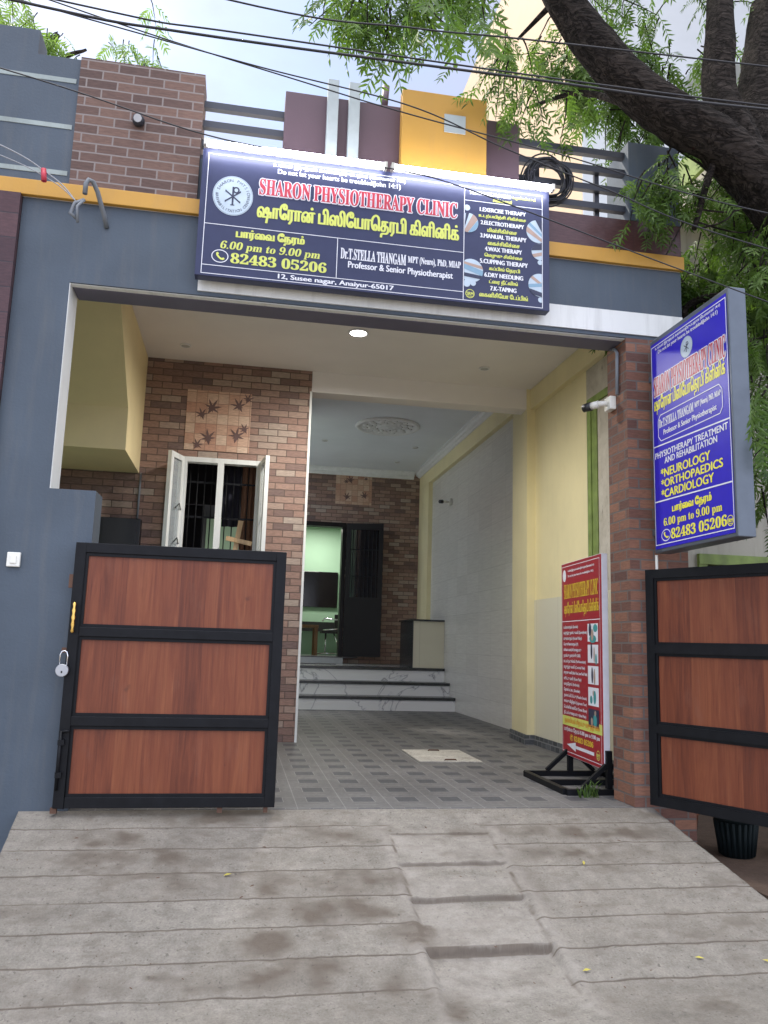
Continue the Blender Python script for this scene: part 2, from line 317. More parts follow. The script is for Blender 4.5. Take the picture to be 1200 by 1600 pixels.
def bark():
    k = NT('neem_bark'); o = k.obj()
    mpn = k.n('Mapping'); mpn.inputs['Rotation'].default_value = (0, R(40), 0); mpn.inputs['Scale'].default_value = (2.2, 7, 7); k.l(o, mpn.inputs['Vector'])
    a = k.noise(mpn.outputs[0], 4, 8, 0.7, 0.5); b = k.noise(o, 3, 4)
    c = k.ramp(a, [(0.3, (0.016, 0.013, 0.011)), (0.55, (0.048, 0.039, 0.034)), (0.8, (0.10, 0.085, 0.074))])
    mp3 = k.n('Mapping'); mp3.inputs['Rotation'].default_value = (0, R(40), 0); mp3.inputs['Scale'].default_value = (1.6, 11, 11); k.l(o, mp3.inputs['Vector'])
    fi = k.noise(mp3.outputs[0], 1.5, 5, 0.6, 1.2)
    crack = k.ramp(k.math('ABSOLUTE', k.math('SUBTRACT', fi, 0.5)), [(0.0, (0.25,)*3), (0.06, (1,)*3)])
    c = k.mix(0.75, c, crack, 'MULTIPLY')
    k.color(k.mix(0.5, c, k.ramp(b, [(0.3, (0.6, 0.6, 0.6)), (0.7, (1.3, 1.25, 1.2))]), 'MULTIPLY')); k.bump(k.math('ADD', a, k.math('MULTIPLY', crack, 0.6)), 1.0, 0.04); k.set(Roughness=0.95, Specular_IOR_Level=0.15); return k.m
M['bark'] = bark()

# ------------------------------------------------------------------ mesh builder
class MB:
    def __init__(s): s.v = []; s.f = []; s.uv = []; s.smooth = []
    def face(s, pts, uvs=None, smooth=False):
        b = len(s.v); s.v.extend([tuple(p) for p in pts]); s.f.append(list(range(b, b+len(pts))))
        if uvs is None:
            P = [Vector(p) for p in pts]; n = (P[1]-P[0]).cross(P[2]-P[0])
            a = max(range(3), key=lambda i: abs(n[i]))
            uvs = [(p[1], p[2]) if a == 0 else (p[0], p[2]) if a == 1 else (p[0], p[1]) for p in P]
        s.uv.append(list(uvs)); s.smooth.append(smooth); return s
    def obox(s, o, u, n, u0, u1, n0, n1, z0, z1):
        o = Vector(o); u = Vector(u).normalized(); n = Vector(n).normalized(); z = Vector((0, 0, 1))
        P = lambda a, b, c: o + u*a + n*b + z*c
        F = [(((u0,n0,z0),(u1,n0,z0),(u1,n0,z1),(u0,n0,z1)), (0,2)), (((u1,n1,z0),(u0,n1,z0),(u0,n1,z1),(u1,n1,z1)), (0,2)),
             (((u0,n1,z0),(u0,n0,z0),(u0,n0,z1),(u0,n1,z1)), (1,2)), (((u1,n0,z0),(u1,n1,z0),(u1,n1,z1),(u1,n0,z1)), (1,2)),
             (((u0,n0,z1),(u1,n0,z1),(u1,n1,z1),(u0,n1,z1)), (0,1)), (((u0,n1,z0),(u1,n1,z0),(u1,n0,z0),(u0,n0,z0)), (0,1))]
        for q, (i, j) in F: s.face([P(*c) for c in q], [(c[i], c[j]) for c in q])
        return s
    def box(s, x0, x1, y0, y1, z0, z1): return s.obox((0,0,0), (1,0,0), (0,1,0), x0, x1, y0, y1, z0, z1)
    def bar(s, p, q, w, h=None, upv=(0,0,1)):
        p, q = Vector(p), Vector(q); d = (q-p).normalized(); upv = Vector(upv)
        if abs(d.dot(upv)) > 0.95: upv = Vector((0, 1, 0))
        a = d.cross(upv).normalized()*w/2; b = a.cross(d).normalized()*(h or w)/2
        A = [p-a-b, p+a-b, p+a+b, p-a+b]; B = [x+(q-p) for x in A]
        s.face(A[::-1]); s.face(B)
        for i in range(4): s.face([A[i], A[(i+1)%4], B[(i+1)%4], B[i]])
        return s
    def prism(s, poly, axis, a, b):
        # poly: 2D points; axis: index extruded
        def P(c, t):
            c = list(c); c.insert(axis, t); return Vector(c)
        lo = [P(c, a) for c in poly]; hi = [P(c, b) for c in poly]
        s.face(lo); s.face(hi[::-1])
        for i in range(len(poly)):
            j = (i+1) % len(poly); s.face([lo[i], lo[j], hi[j], hi[i]][::-1])
        return s
    def tube(s, path, rad, n=8, caps=True, wob=0.0, smooth=True):
        path = [Vector(p) for p in path]; N = len(path)
        rad = rad if isinstance(rad, (list, tuple)) else [rad]*N
        rings = []; prev = None; ln = 0.0; b0 = len(s.v)
        for i in range(N):
            d = (path[min(i+1, N-1)]-path[max(i-1, 0)]).normalized()
            if prev is None:
                a = d.cross(Vector((0.31, 0.2, 0.93))); a = a if a.length > 1e-3 else d.cross(Vector((1, 0, 0))); a.normalize()
            else: a = (prev - d*prev.dot(d)).normalized()
            prev = a; b = d.cross(a)
            if i: ln += (path[i]-path[i-1]).length
            ring = []
            for k in range(n):
                t = 2*math.pi*k/n; r = rad[i]*(1+(wob*2.2*(NOI(Vector((math.cos(t)*2.6, math.sin(t)*2.6, ln*2.2)))+0.6*NOI(Vector((math.cos(t)*8, math.sin(t)*8, ln*9)))) if wob else 0.0))
                ring.append(len(s.v)); s.v.append(tuple(path[i]+(a*math.cos(t)+b*math.sin(t))*r))
            rings.append((ring, ln))
        for i in range(N-1):
            for k in range(n):
                j = (k+1) % n
                s.f.append([rings[i][0][k], rings[i][0][j], rings[i+1][0][j], rings[i+1][0][k]]); s.smooth.append(smooth)
                s.uv.append([(k/n, rings[i][1]), ((k+1)/n, rings[i][1]), ((k+1)/n, rings[i+1][1]), (k/n, rings[i+1][1])])
        if caps:
            for ring in (rings[0][0][::-1], rings[-1][0]):
                s.f.append(list(ring)); s.smooth.append(False); s.uv.append([(0.5+0.5*math.cos(i), 0.5+0.5*math.sin(i)) for i in range(len(ring))])
        return s
    def lathe(s, c, prof, n=24, axis=(0,0,1), smooth=True):
        ax = Vector(axis).normalized(); a = ax.orthogonal().normalized(); b = ax.cross(a); c = Vector(c); b0 = len(s.v); K = len(prof)
        for (r, h) in prof:
            for k in range(n):
                t = 2*math.pi*k/n; s.v.append(tuple(c+ax*h+(a*math.cos(t)+b*math.sin(t))*r))
        for i in range(K-1):
            for k in range(n):
                j = (k+1) % n; s.f.append([b0+i*n+k, b0+i*n+j, b0+(i+1)*n+j, b0+(i+1)*n+k]); s.smooth.append(smooth)
                s.uv.append([(k/n, i), ((k+1)/n, i), ((k+1)/n, i+1), (k/n, i+1)])
        for ring in ([b0+k for k in range(n)][::-1], [b0+(K-1)*n+k for k in range(n)]):
            s.f.append(ring); s.smooth.append(False); s.uv.append([(0, 0)]*n)
        return s
    def merge(s, V, F):
        b = len(s.v); s.v.extend([tuple(v) for v in V])
        for f in F:
            s.f.append([b+i for i in f]); s.uv.append([(0.0, 0.0)]*len(f)); s.smooth.append(False)
        return s

def wpos(o):
    p = Vector((0, 0, 0))
    while o is not None: p += o.location; o = o.parent
    return p
def tag(o, label=None, cat=None, group=None, kind=None):
    if label: o['label'] = label
    if cat: o['category'] = cat
    if group: o['group'] = group
    if kind: o['kind'] = kind
    return o
def build(name, mb, mat, parent=None, loc=None, bevel=0.0):
    me = bpy.data.meshes.new(name); o = bpy.data.objects.new(name, me)
    base = wpos(parent) if parent else Vector((0, 0, 0))
    l = Vector(loc) if loc is not None else Vector((0, 0, 0))
    if parent: off = base
    else: off = l; o.location = l
    me.from_pydata([tuple(Vector(v)-off) for v in mb.v], [], mb.f)
    uvl = me.uv_layers.new(name='UVMap'); flat = [c for f in mb.uv for uv in f for c in uv]
    if len(flat) == 2*len(me.loops): uvl.data.foreach_set('uv', flat)
    me.polygons.foreach_set('use_smooth', mb.smooth)
    me.materials.append(M[mat]); COL.objects.link(o)
    if parent: o.parent = parent
    if bevel:
        bv = o.modifiers.new('bevel', 'BEVEL'); bv.width = bevel; bv.segments = 2; bv.limit_method = 'ANGLE'
        wd = o.modifiers.new('weld', 'WELD'); wd.merge_threshold = 0.0002
        o.modifiers.move(1, 0)
    return o
def thing(name, label, cat, loc, group=None):
    o = bpy.data.objects.new(name, None); COL.objects.link(o); o.location = loc; o.empty_display_size = 0.1
    return tag(o, label, cat, group)
def dup(root, loc, label):
    r = root.copy(); COL.objects.link(r); r.location = loc; r['label'] = label
    for ch in list(root.children):
        c = ch.copy(); COL.objects.link(c); c.parent = r
        for g in ch.children:
            d = g.copy(); COL.objects.link(d); d.parent = c
    return r

# ------------------------------------------------------------------ lettering
def vis(t):
    out = []
    for ch in t:
        if ch in '\u0bc6\u0bc7\u0bc8': out.insert(len(out)-1, ch)
        elif ch in '\u0bca\u0bcb': out.insert(len(out)-1, '\u0bc6' if ch == '\u0bca' else '\u0bc7'); out.append('\u0bbe')
        else: out.append(ch)
    return ''.join(out)
def serif(t):
    o = ''
    for c in t:
        if 'A' <= c <= 'Z': o += chr(0x1D400+ord(c)-65)
        elif 'a' <= c <= 'z': o += chr(0x1D41A+ord(c)-97)
        elif '0' <= c <= '9': o += chr(0x1D7CE+ord(c)-48)
        else: o += c
    return o
_TC = {}
def glyphs(t, offset=0.0, res=3):
    """outline of the text, filled by the non-zero winding rule (the fonts have crossing contours)"""
    key = (t, offset)
    if key in _TC: return _TC[key]
    c = bpy.data.curves.new('lettering', 'FONT'); c.body = t; c.size = 1.0; c.offset = offset; c.resolution_u = res; c.fill_mode = 'NONE'
    o = bpy.data.objects.new('lettering', c); COL.objects.link(o)
    bpy.context.view_layer.update()
    me = bpy.data.meshes.new_from_object(o.evaluated_get(bpy.context.evaluated_depsgraph_get()))
    P = np.array([v.co[:2] for v in me.vertices]).reshape(-1, 2); E = np.array([e.vertices[:] for e in me.edges]).reshape(-1, 2)
    bpy.data.objects.remove(o); bpy.data.curves.remove(c); bpy.data.meshes.remove(me)
    V, F = np.zeros((0, 2)), []
    if len(E):
        nxt = {}                     # one consistent direction along every closed outline
        adj = {}
        for p, q in E: adj.setdefault(p, []).append(q); adj.setdefault(q, []).append(p)
        seen = set(); D = []
        for s0 in range(len(P)):
            if s0 in seen or s0 not in adj: continue
            loop = [s0]; seen.add(s0); prev, cur = s0, (s0+1 if s0+1 in adj[s0] else adj[s0][0])
            while cur != s0 and cur not in seen:
                seen.add(cur); loop.append(cur); nx_ = [q for q in adj[cur] if q != prev]; prev, cur = cur, (nx_[0] if nx_ else s0)
            D += [(loop[i], loop[(i+1) % len(loop)]) for i in range(len(loop))]
        D = np.array(D)
        r = delaunay_2d_cdt([Vector(p) for p in P], [tuple(int(q) for q in e) for e in D], [], 0, 1e-5)
        V = np.array([v[:] for v in r[0]]); T = np.array([f[:3] for f in r[2]]).reshape(-1, 3)
        if len(T):
            C = V[T].mean(1); A, B_ = P[D[:, 0]], P[D[:, 1]]; keep = np.zeros(len(T), bool)
            for i0 in range(0, len(T), 400):
                cx, cy_ = C[i0:i0+400, 0:1], C[i0:i0+400, 1:2]
                up_ = (A[:, 1] <= cy_) & (B_[:, 1] > cy_); dn = (A[:, 1] > cy_) & (B_[:, 1] <= cy_)
                side = (B_[:, 0]-A[:, 0])*(cy_-A[:, 1])-(cx-A[:, 0])*(B_[:, 1]-A[:, 1])
                keep[i0:i0+400] = ((up_ & (side > 0)).sum(1)-(dn & (side < 0)).sum(1)) != 0
            for a, b_, d in T[keep]:
                ar = (V[b_][0]-V[a][0])*(V[d][1]-V[a][1])-(V[b_][1]-V[a][1])*(V[d][0]-V[a][0])
                if abs(ar) > 1e-10: F.append([int(a), int(b_), int(d)] if ar > 0 else [int(a), int(d), int(b_)])
            used = sorted({i for f in F for i in f}); mp_ = {u_: i for i, u_ in enumerate(used)}
            V = V[used]; F = [[mp_[i] for i in f] for f in F]
    _TC[key] = (V, F); return V, F
class Face:
    """flat sign face: maps (u, v) and a small stand-off to the world"""
    def __init__(s, o, u, v, n): s.o, s.u, s.v, s.n = Vector(o), Vector(u), Vector(v), Vector(n)
    def P(s, a, b, h): return s.o + s.u*a + s.v*b + s.n*h
    def text(s, mb, t, x0, y0, x1, y1, h=0.002, bold=0.0, offset=0.0, outline=0.0, slant=0.0):
        V, F = glyphs(t, offset)
        if len(V) == 0: return
        mn, mxx = V.min(0), V.max(0); q = (V-mn)/np.maximum(mxx-mn, 1e-6)
        q = q*np.array([x1-x0, y1-y0]) + np.array([x0, y0])
        if slant: q[:, 0] += (q[:, 1]-y0)*slant
        if outline: sh = [(outline*math.cos(i*math.pi/5), outline*math.sin(i*math.pi/5)) for i in range(10)]
        elif bold: sh = [(0, 0), (bold, 0), (-bold, 0), (0, bold*0.6)]
        else: sh = [(0, 0)]
        for i, (dx, dy) in enumerate(sh):
            mb.merge([s.P(a+dx, b+dy, h+i*0.00012) for a, b in q], F)
    def rect(s, mb, x0, y0, x1, y1, h):
        mb.face([s.P(x0, y0, h), s.P(x1, y0, h), s.P(x1, y1, h), s.P(x0, y1, h)])
    def line(s, mb, x0, y0, x1, y1, wd, h):
        d = Vector((x1-x0, y1-y0)); n = Vector((-d.y, d.x)).normalized()*wd/2
        mb.face([s.P(x0-n.x, y0-n.y, h), s.P(x1-n.x, y1-n.y, h), s.P(x1+n.x, y1+n.y, h), s.P(x0+n.x, y0+n.y, h)])
    def frame(s, mb, x0, y0, x1, y1, wd, h):
        s.line(mb, x0-wd/2, y0, x1+wd/2, y0, wd, h); s.line(mb, x0-wd/2, y1, x1+wd/2, y1, wd, h)
        s.line(mb, x0, y0+wd/2, x0, y1-wd/2, wd, h); s.line(mb, x1, y0+wd/2, x1, y1-wd/2, wd, h)
    def disc(s, mb, cx, cy_, rx, ry, h, n=28, a0=0, a1=360, clip=None):
        pts = []
        for i in range(n):
            t = R(a0+(a1-a0)*i/(n-1 if a1-a0 < 360 else n)); x, y = cx+rx*math.cos(t), cy_+ry*math.sin(t)
            if clip: x = min(max(x, clip[0]), clip[2]); y = min(max(y, clip[1]), clip[3])
            pts.append(s.P(x, y, h))
        mb.face(pts)
    def ring(s, mb, cx, cy_, rx, ry, wd, h, n=32):
        for i in range(n):
            t0, t1 = 2*math.pi*i/n, 2*math.pi*(i+1)/n
            mb.face([s.P(cx+rx*math.cos(t0), cy_+ry*math.sin(t0), h), s.P(cx+rx*math.cos(t1), cy_+ry*math.sin(t1), h),
                     s.P(cx+(rx-wd)*math.cos(t1), cy_+(ry-wd)*math.sin(t1), h), s.P(cx+(rx-wd)*math.cos(t0), cy_+(ry-wd)*math.sin(t0), h)])
    def blob(s, mb, pts, h): mb.face([s.P(a, b, h) for a, b in pts])
    def arctext(s, mb, t, cx, cy_, rx, ry, size, a_start, a_end, h, flip=False):
        n = len(t)
        for i, ch in enumerate(t):
            if ch == ' ': continue
            a = R(a_start+(a_end-a_start)*i/(n-1)); V, F = glyphs(ch)
            mn, mxx = V.min(0), V.max(0); q = (V-np.array([(mn[0]+mxx[0])/2, 0.35]))*size
            rot = a-math.pi/2 if not flip else a+math.pi/2
            c, s2 = math.cos(rot), math.sin(rot)
            mb.merge([s.P(cx+rx*math.cos(a)+x*c-y*s2, cy_+ry*math.sin(a)+x*s2+y*c, h) for x, y in q], F)

T_NAME = vis('ஷாரோன் பிஸியோதெரபி கிளினிக்'); T_TIME = vis('பார்வை நேரம்')
T_VERSE = vis('உங்கள் இருதயம் கலங்காதிருப்பதாக (யோவான் 14:1)'); E_VERSE = 'Do not let your hearts be troubled(John 14:1)'
E_NAME = serif('SHARON PHYSIOTHERAPY CLINIC')

# ================================================================== SETTING
mb = MB(); 
mb.face([(-150, -150, -0.475), (150, -150, -0.475), (150, 250, -0.475), (-150, 250, -0.475)])
tag(build('road', mb, 'street'), kind='structure')
mb = MB(); mb.box(2.95, 9.0, 3.9, 6.5, -0.47, -0.30)
tag(build('ground', mb, 'soil'), kind='structure')

def ramp():
    nx, ny = 300, 880
    xs = np.linspace(0, 1, nx); ys = np.linspace(3.05, 5.16, ny)
    left = np.interp(ys, [3.05, 5.16], [-1.02, -1.178]); right = np.interp(ys, [3.05, 4.1, 5.16], [2.92, 2.87, 2.735])
    X = left[:, None]+(right-left)[:, None]*xs[None, :]; Y = np.repeat(ys[:, None], nx, 1)
    Z = -0.28*(5.15-Y); Z = np.minimum(Z, 0.0)
    Z = np.where(Y < 3.62, -0.4284-0.045*(1-np.exp(-(3.62-Y)*0.28/0.045)), Z)
    def nzf(sx, sy_, amp, seed):
        r = np.random.default_rng(seed); gx, gy = int(4*sx)+3, int(2.2*sy_)+3; g = r.normal(size=(gy, gx))
        u = (X+1.3)/4.3*(gx-2); v = (Y-3.0)/2.2*(gy-2); i = np.clip(u.astype(int), 0, gx-2); j = np.clip(v.astype(int), 0, gy-2); fu, fv = u-i, v-j
        fu = fu*fu*(3-2*fu); fv = fv*fv*(3-2*fv)
        return amp*(g[j, i]*(1-fu)*(1-fv)+g[j, i+1]*fu*(1-fv)+g[j+1, i]*(1-fu)*fv+g[j+1, i+1]*fu*fv)
    stain_shade = np.zeros_like(X)  # stains and dark joints, plus shade painted at the step risers
    inch = (X > 0.93) & (X < 1.55)
    edge = 1/(1+np.exp(-(X-0.935)/0.006))*1/(1+np.exp((X-1.535)/0.006))
    wander = nzf(2, 1, 0.0022, 3)+nzf(30, 1, 0.0007, 4)
    for i, gy in enumerate((4.95, 4.73, 4.50, 4.27, 4.05, 3.83, 3.61)):
        d = Y-gy-wander-0.012*(X-0.8)*0.3
        gr = np.exp(-(d/0.0036)**2)*(1-edge)
        fade = np.clip(0.75+nzf(6, 3, 0.35, 20+i), 0.2, 1)
        Z -= 0.007*gr*fade; stain_shade += 3.0*gr*fade
    rough = nzf(40, 1, 0.0016, 61)+nzf(14, 1, 0.002, 62)
    for ex in (0.905, 1.565): Z += 0.006*np.exp(-((X-ex)/0.028)**2)*np.clip((4.95-Y)/0.3, 0, 1)
    # worn steps sunk into the middle of the ramp
    for (y0, y1, dep) in ((4.86, 4.55, 0.006), (4.55, 4.245, 0.014), (4.245, 3.87, 0.024), (3.87, 3.50, 0.046)):
        t = np.clip((y0+nzf(5, 2, 0.004, 9)-Y)/(y0-y1), 0, 1); on = (Y < y0+0.01) & (Y > y1)
        prof = np.where(t > 0, np.minimum(1, (y0+0.5*rough-Y)/0.007), 0)*(1-t)
        Z -= dep*prof*edge*on
        riser_shade = (np.exp(-((Y-(y0-0.004))/0.006)**2)+0.22*np.exp(-np.clip(y0-0.006-Y, 0, 1)/0.02)*(Y < y0-0.006))*edge  # shade of each step edge, fading over the tread, painted into the colour
        stain_shade += riser_shade*np.clip(0.8+nzf(2, 1, 0.1, int(y0*100)), 0.5, 1.0)*min(1.3, 0.7+dep/0.07)
    for ex in (0.94, 1.53):
        stain_shade += 0.9*np.exp(-((X-ex-nzf(3, 12, 0.006, int(ex*31)))/0.007)**2)*((Y < 4.9) & (Y > 3.5))*np.clip(0.35+nzf(2, 14, 0.6, int(ex*77)), 0, 1.2)
    Z += nzf(8, 8, 0.0018, 5)+nzf(30, 30, 0.0010, 6)
    Z = np.where(Y > 5.1, np.minimum(Z, -0.003), Z)
    slabs = [2.9, 3.61, 3.83, 4.05, 4.27, 4.50, 4.73, 4.95, 5.3]; wx = nzf(9, 14, 0.035, 81)+nzf(28, 40, 0.012, 83); wy = nzf(9, 14, 0.022, 82)+nzf(28, 40, 0.008, 84)
    for i_ in range(8):
        for sd in (0, 1):
            m_ = (Y > slabs[i_]) & (Y <= slabs[i_+1]) & ((X < 0.93) if sd == 0 else (X > 1.55)); stain_shade += m_*RNG.uniform(0.0, 0.16)
    pale = 0.75*edge*np.clip(0.6+nzf(6, 12, 0.4, 91), 0, 1)*np.clip((4.95-Y)/0.1, 0, 1)*np.clip((Y-3.45)/0.1, 0, 1)
    for ex in (0.90, 1.575): pale += 0.7*np.exp(-((X-ex+wx*0.4)/0.035)**2)*(Y < 5.0)*(Y > 3.35)
    pale += np.clip(nzf(12, 22, 0.28, 93)-0.12, 0, 0.7)
    for (bx, by, rx, ry, a) in ((-0.62, 4.86, 0.16, 0.06, .7), (-0.50, 4.64, 0.28, 0.07, .6), (0.52, 4.86, 0.10, 0.06, .75), (0.70, 4.86, 0.10, 0.06, .6), (-0.2, 4.40, 0.10, 0.09, .35),
                                (0.22, 4.37, 0.10, 0.10, .75), (0.74, 4.40, 0.12, 0.1, .6), (0.48, 4.16, 0.24, 0.08, .6), (0.66, 4.16, 0.10, 0.08, .5), (0.19, 3.93, 0.09, 0.08, 1.0), (0.36, 3.72, 0.15, 0.10, .75), (0.9, 4.0, 0.08, 0.12, .5), (0.78, 3.62, 0.06, 0.1, .6),
                                (2.0, 4.86, 0.5, 0.05, .55), (1.95, 4.62, 0.35, 0.07, .5), (2.35, 4.82, 0.25, 0.05, .5), (1.6, 4.3, 0.1, 0.3, .25), (-0.2, 5.05, 0.45, 0.05, .7), (2.5, 5.05, 0.2, 0.05, .4), (-0.9, 4.2, 0.15, 0.06, .3), (-0.3, 3.7, 0.25, 0.05, .3), (0.95, 3.42, 0.05, 0.15, .5)):
        lo = max([g for g in slabs if g <= by]); hi = min([g for g in slabs if g > by]); ins = 1/(1+np.exp(-(Y-lo-0.006)/0.004))*1/(1+np.exp((Y-hi+0.006)/0.004))
        q = ((X+wx-bx)/rx)**2+((Y+wy-by)/ry)**2; q = q/(0.35+0.9*ins) if by > 3.62 else q
        stain_shade += a*1.25*np.exp(-q*0.8)*np.clip(0.8+nzf(14, 9, 0.45, int(abs(bx*100+by*7))+1), 0.1, 1.4)
    stain_shade += np.clip(nzf(7, 12, 0.22, 71)+nzf(26, 40, 0.12, 72)-0.05, 0, 0.5)
    V = np.stack([X, Y, Z], -1).reshape(-1, 3)
    idx = np.arange(nx*ny).reshape(ny, nx)
    Fq = np.stack([idx[:-1, :-1], idx[:-1, 1:], idx[1:, 1:], idx[1:, :-1]], -1).reshape(-1, 4)
    verts = V.tolist(); faces = Fq.tolist(); st = stain_shade.reshape(-1).tolist()
    for col_i in (0, nx-1):        # sides of the slab
        b = len(verts)
        for j in range(ny): verts.append((X[j, col_i], Y[j, col_i], -0.6)); st.append(0.2)
        for j in range(ny-1):
            q = [idx[j, col_i], idx[j+1, col_i], b+j+1, b+j]; faces.append([int(a) for a in (q if col_i == 0 else q[::-1])])
    me = bpy.data.meshes.new('ramp'); me.from_pydata(verts, [], faces)
    uvl = me.uv_layers.new(name='UVMap'); li = np.zeros(len(me.loops), dtype=np.int32); me.loops.foreach_get('vertex_index', li)
    va = np.array(verts)[:, :2]; uvl.data.foreach_set('uv', va[li].reshape(-1))
    at = me.attributes.new('stain_shade', 'FLOAT', 'POINT'); at.data.foreach_set('value', st)
    pv = np.zeros(len(verts)); pv[:nx*ny] = pale.reshape(-1); a2 = me.attributes.new('pale', 'FLOAT', 'POINT'); a2.data.foreach_set('value', pv.astype(np.float32))
    me.polygons.foreach_set('use_smooth', [True]*len(faces)); me.materials.append(M['concrete'])
    o = bpy.data.objects.new('ramp', me); COL.objects.link(o); tag(o, kind='structure')
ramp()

# ================================================================== CLINIC BUILDING
B = thing('clinic_building', 'slate blue two tone building front with an open tiled porch behind a concrete ramp', 'building', (0.7, 5.15, 0))
mb = MB()
mb.box(-1.512, -1.18, 5.15, 5.39, -0.6, 3.77); mb.box(-1.18, -0.907, 5.15, 5.39, -0.6, 1.885)
mb.box(-1.18, 3.065, 5.15, 5.40, 3.225, 3.77)
mb.box(-3.0, -1.518, 5.15, 5.35, 3.882, 4.97); mb.box(-1.518, -1.240, 5.15, 5.35, 3.882, 4.795); mb.box(2.665, 3.07, 5.14, 5.5, 4.135, 4.765)
build('facade_wall', mb, 'blue', B)
mb = MB(); mb.box(-1.18, -1.176, 5.152, 5.388, 1.886, 3.222); mb.box(-1.18, 2.632, 5.162, 5.212, 3.219, 3.223)  # white jamb face; second box paints the lintel's lit edge as a strip
build('reveal_and_lit_edge', mb, 'white', B)
mb = MB(); mb.box(-1.17, 2.632, 5.214, 5.402, 3.214, 3.224); build('soffit', mb, 'soffitshade', B)
mb = MB(); mb.box(-0.385, 3.062, 5.138, 5.150, 3.252, 3.418); build('white_fascia', mb, 'white', B)
mb = MB(); mb.box(-3.0, 3.078, 5.115, 5.15, 3.773, 3.879); build('yellow_band', mb, 'band', B, bevel=0.004)
mb = MB()
for z in (4.63, 4.295, 3.965): mb.box(-3.0, -1.26, 5.146, 5.1505, z-0.016, z+0.016)
build('wall_groove', mb, 'groove', B)
mb = MB(); mb.box(-1.238, -0.43, 5.125, 5.36, 3.88, 4.80); build('brick_parapet', mb, 'brick_par', B)
mb = MB(); mb.box(0.118, 1.818, 5.15, 5.32, 3.88, 4.787); build('maroon_parapet', mb, 'maroon', B, bevel=0.004)
mb = MB(); mb.box(0.93, 1.547, 5.07, 5.15, 3.90, 4.878); build('yellow_panel', mb, 'band', B, bevel=0.004)
mb = MB(); mb.box(1.234, 1.388, 5.062, 5.07, 4.585, 4.722); build('square_inset', mb, 'silver', B)
for x in (0.406, 0.556):
    mb = MB(); mb.box(x, x+0.077, 5.09, 5.149, 3.90, 4.884); build('white_fin', mb, 'silver', B, bevel=0.003)
mb = MB(); mb.box(1.82, 3.07, 5.142, 5.32, 3.88, 4.133); build('tiled_parapet', mb, 'maroontile', B)
mb = MB(); mb.box(-3.0, -1.514, 5.10, 5.39, -0.6, 3.77); build('tiled_pier', mb, 'darktile', B)
mb = MB(); mb.box(2.62, 3.055, 5.15, 5.45, -0.6, 3.2245); build('brick_pillar', mb, 'brick_pil', B)
mb = MB(); mb.box(-0.43, 0.118, 5.16, 5.32, 3.77, 4.20); build('low_parapet', mb, 'blue', B)
# roof and ceilings
mb = MB(); mb.box(-2.2, 3.2, 5.402, 8.49, 3.921, 4.06); mb.box(-3.0, 3.06, 5.151, 5.40, 3.772, 3.878); build('roof_slab', mb, 'ceil', B)
mb = MB(); mb.box(0.5, 3.7, 8.72, 15.4, 4.334, 4.46); build('inner_ceiling', mb, 'ceil2', B)
mb = MB(); mb.box(0.645, 3.128, 8.492, 8.72, 3.69, 4.334); build('cross_beam', mb, 'ceil', B, bevel=0.004)
mb = MB(); mb.box(3.13, 3.29, 5.58, 8.72, 3.685, 3.92); mb.box(3.345, 3.7, 8.722, 15.2, 4.0, 4.333); mb.box(3.13, 3.34, 8.45, 8.719, 3.92, 4.333); build('side_beam', mb, 'cream', B, bevel=0.004)
mb = MB()
mb.prism([(3.343, 4.235), (3.32, 4.24), (3.30, 4.262), (3.27, 4.275), (3.255, 4.31), (3.225, 4.32), (3.225, 4.333), (3.343, 4.333)], 1, 8.73, 15.2)
mb.prism([(15.198, 4.20), (15.17, 4.205), (15.15, 4.24), (15.11, 4.26), (15.09, 4.31), (15.06, 4.32), (15.06, 4.333), (15.198, 4.333)], 0, 0.5, 3.22)
build('cornice', mb, 'plaster', B)
# floor, steps
mb = MB(); mb.box(-2.2, 3.06, 5.162, 5.58, -0.4, 0.0); mb.box(-2.2, 3.285, 5.58, 9.0, -0.4, 0.0); mb.box(-2.2, 3.42, 9.0, 12.62, -0.4, 0.0); build('porch_floor', mb, 'floor', B)
st = MB()
for y0, y1, z0, z1 in ((12.6, 12.95, 0, 0.165), (12.95, 13.3, 0, 0.375), (13.3, 15.2, 0, 0.595)): st.box(0.66, 3.42, y0, y1, z0-0.05, z1)
stair = build('stair', st, 'marble', B)
mb = MB()
for y0, y1, z1 in ((12.57, 12.95, 0.21), (12.92, 13.3, 0.42), (13.27, 13.6, 0.64)): mb.box(0.66, 3.418, y0, y1, z1-0.045, z1)
build('nosing', mb, 'granite', stair, bevel=0.006)
mb = MB(); mb.box(0.66, 3.418, 13.6, 15.198, 0.595, 0.637); build('landing', mb, 'landing', B)
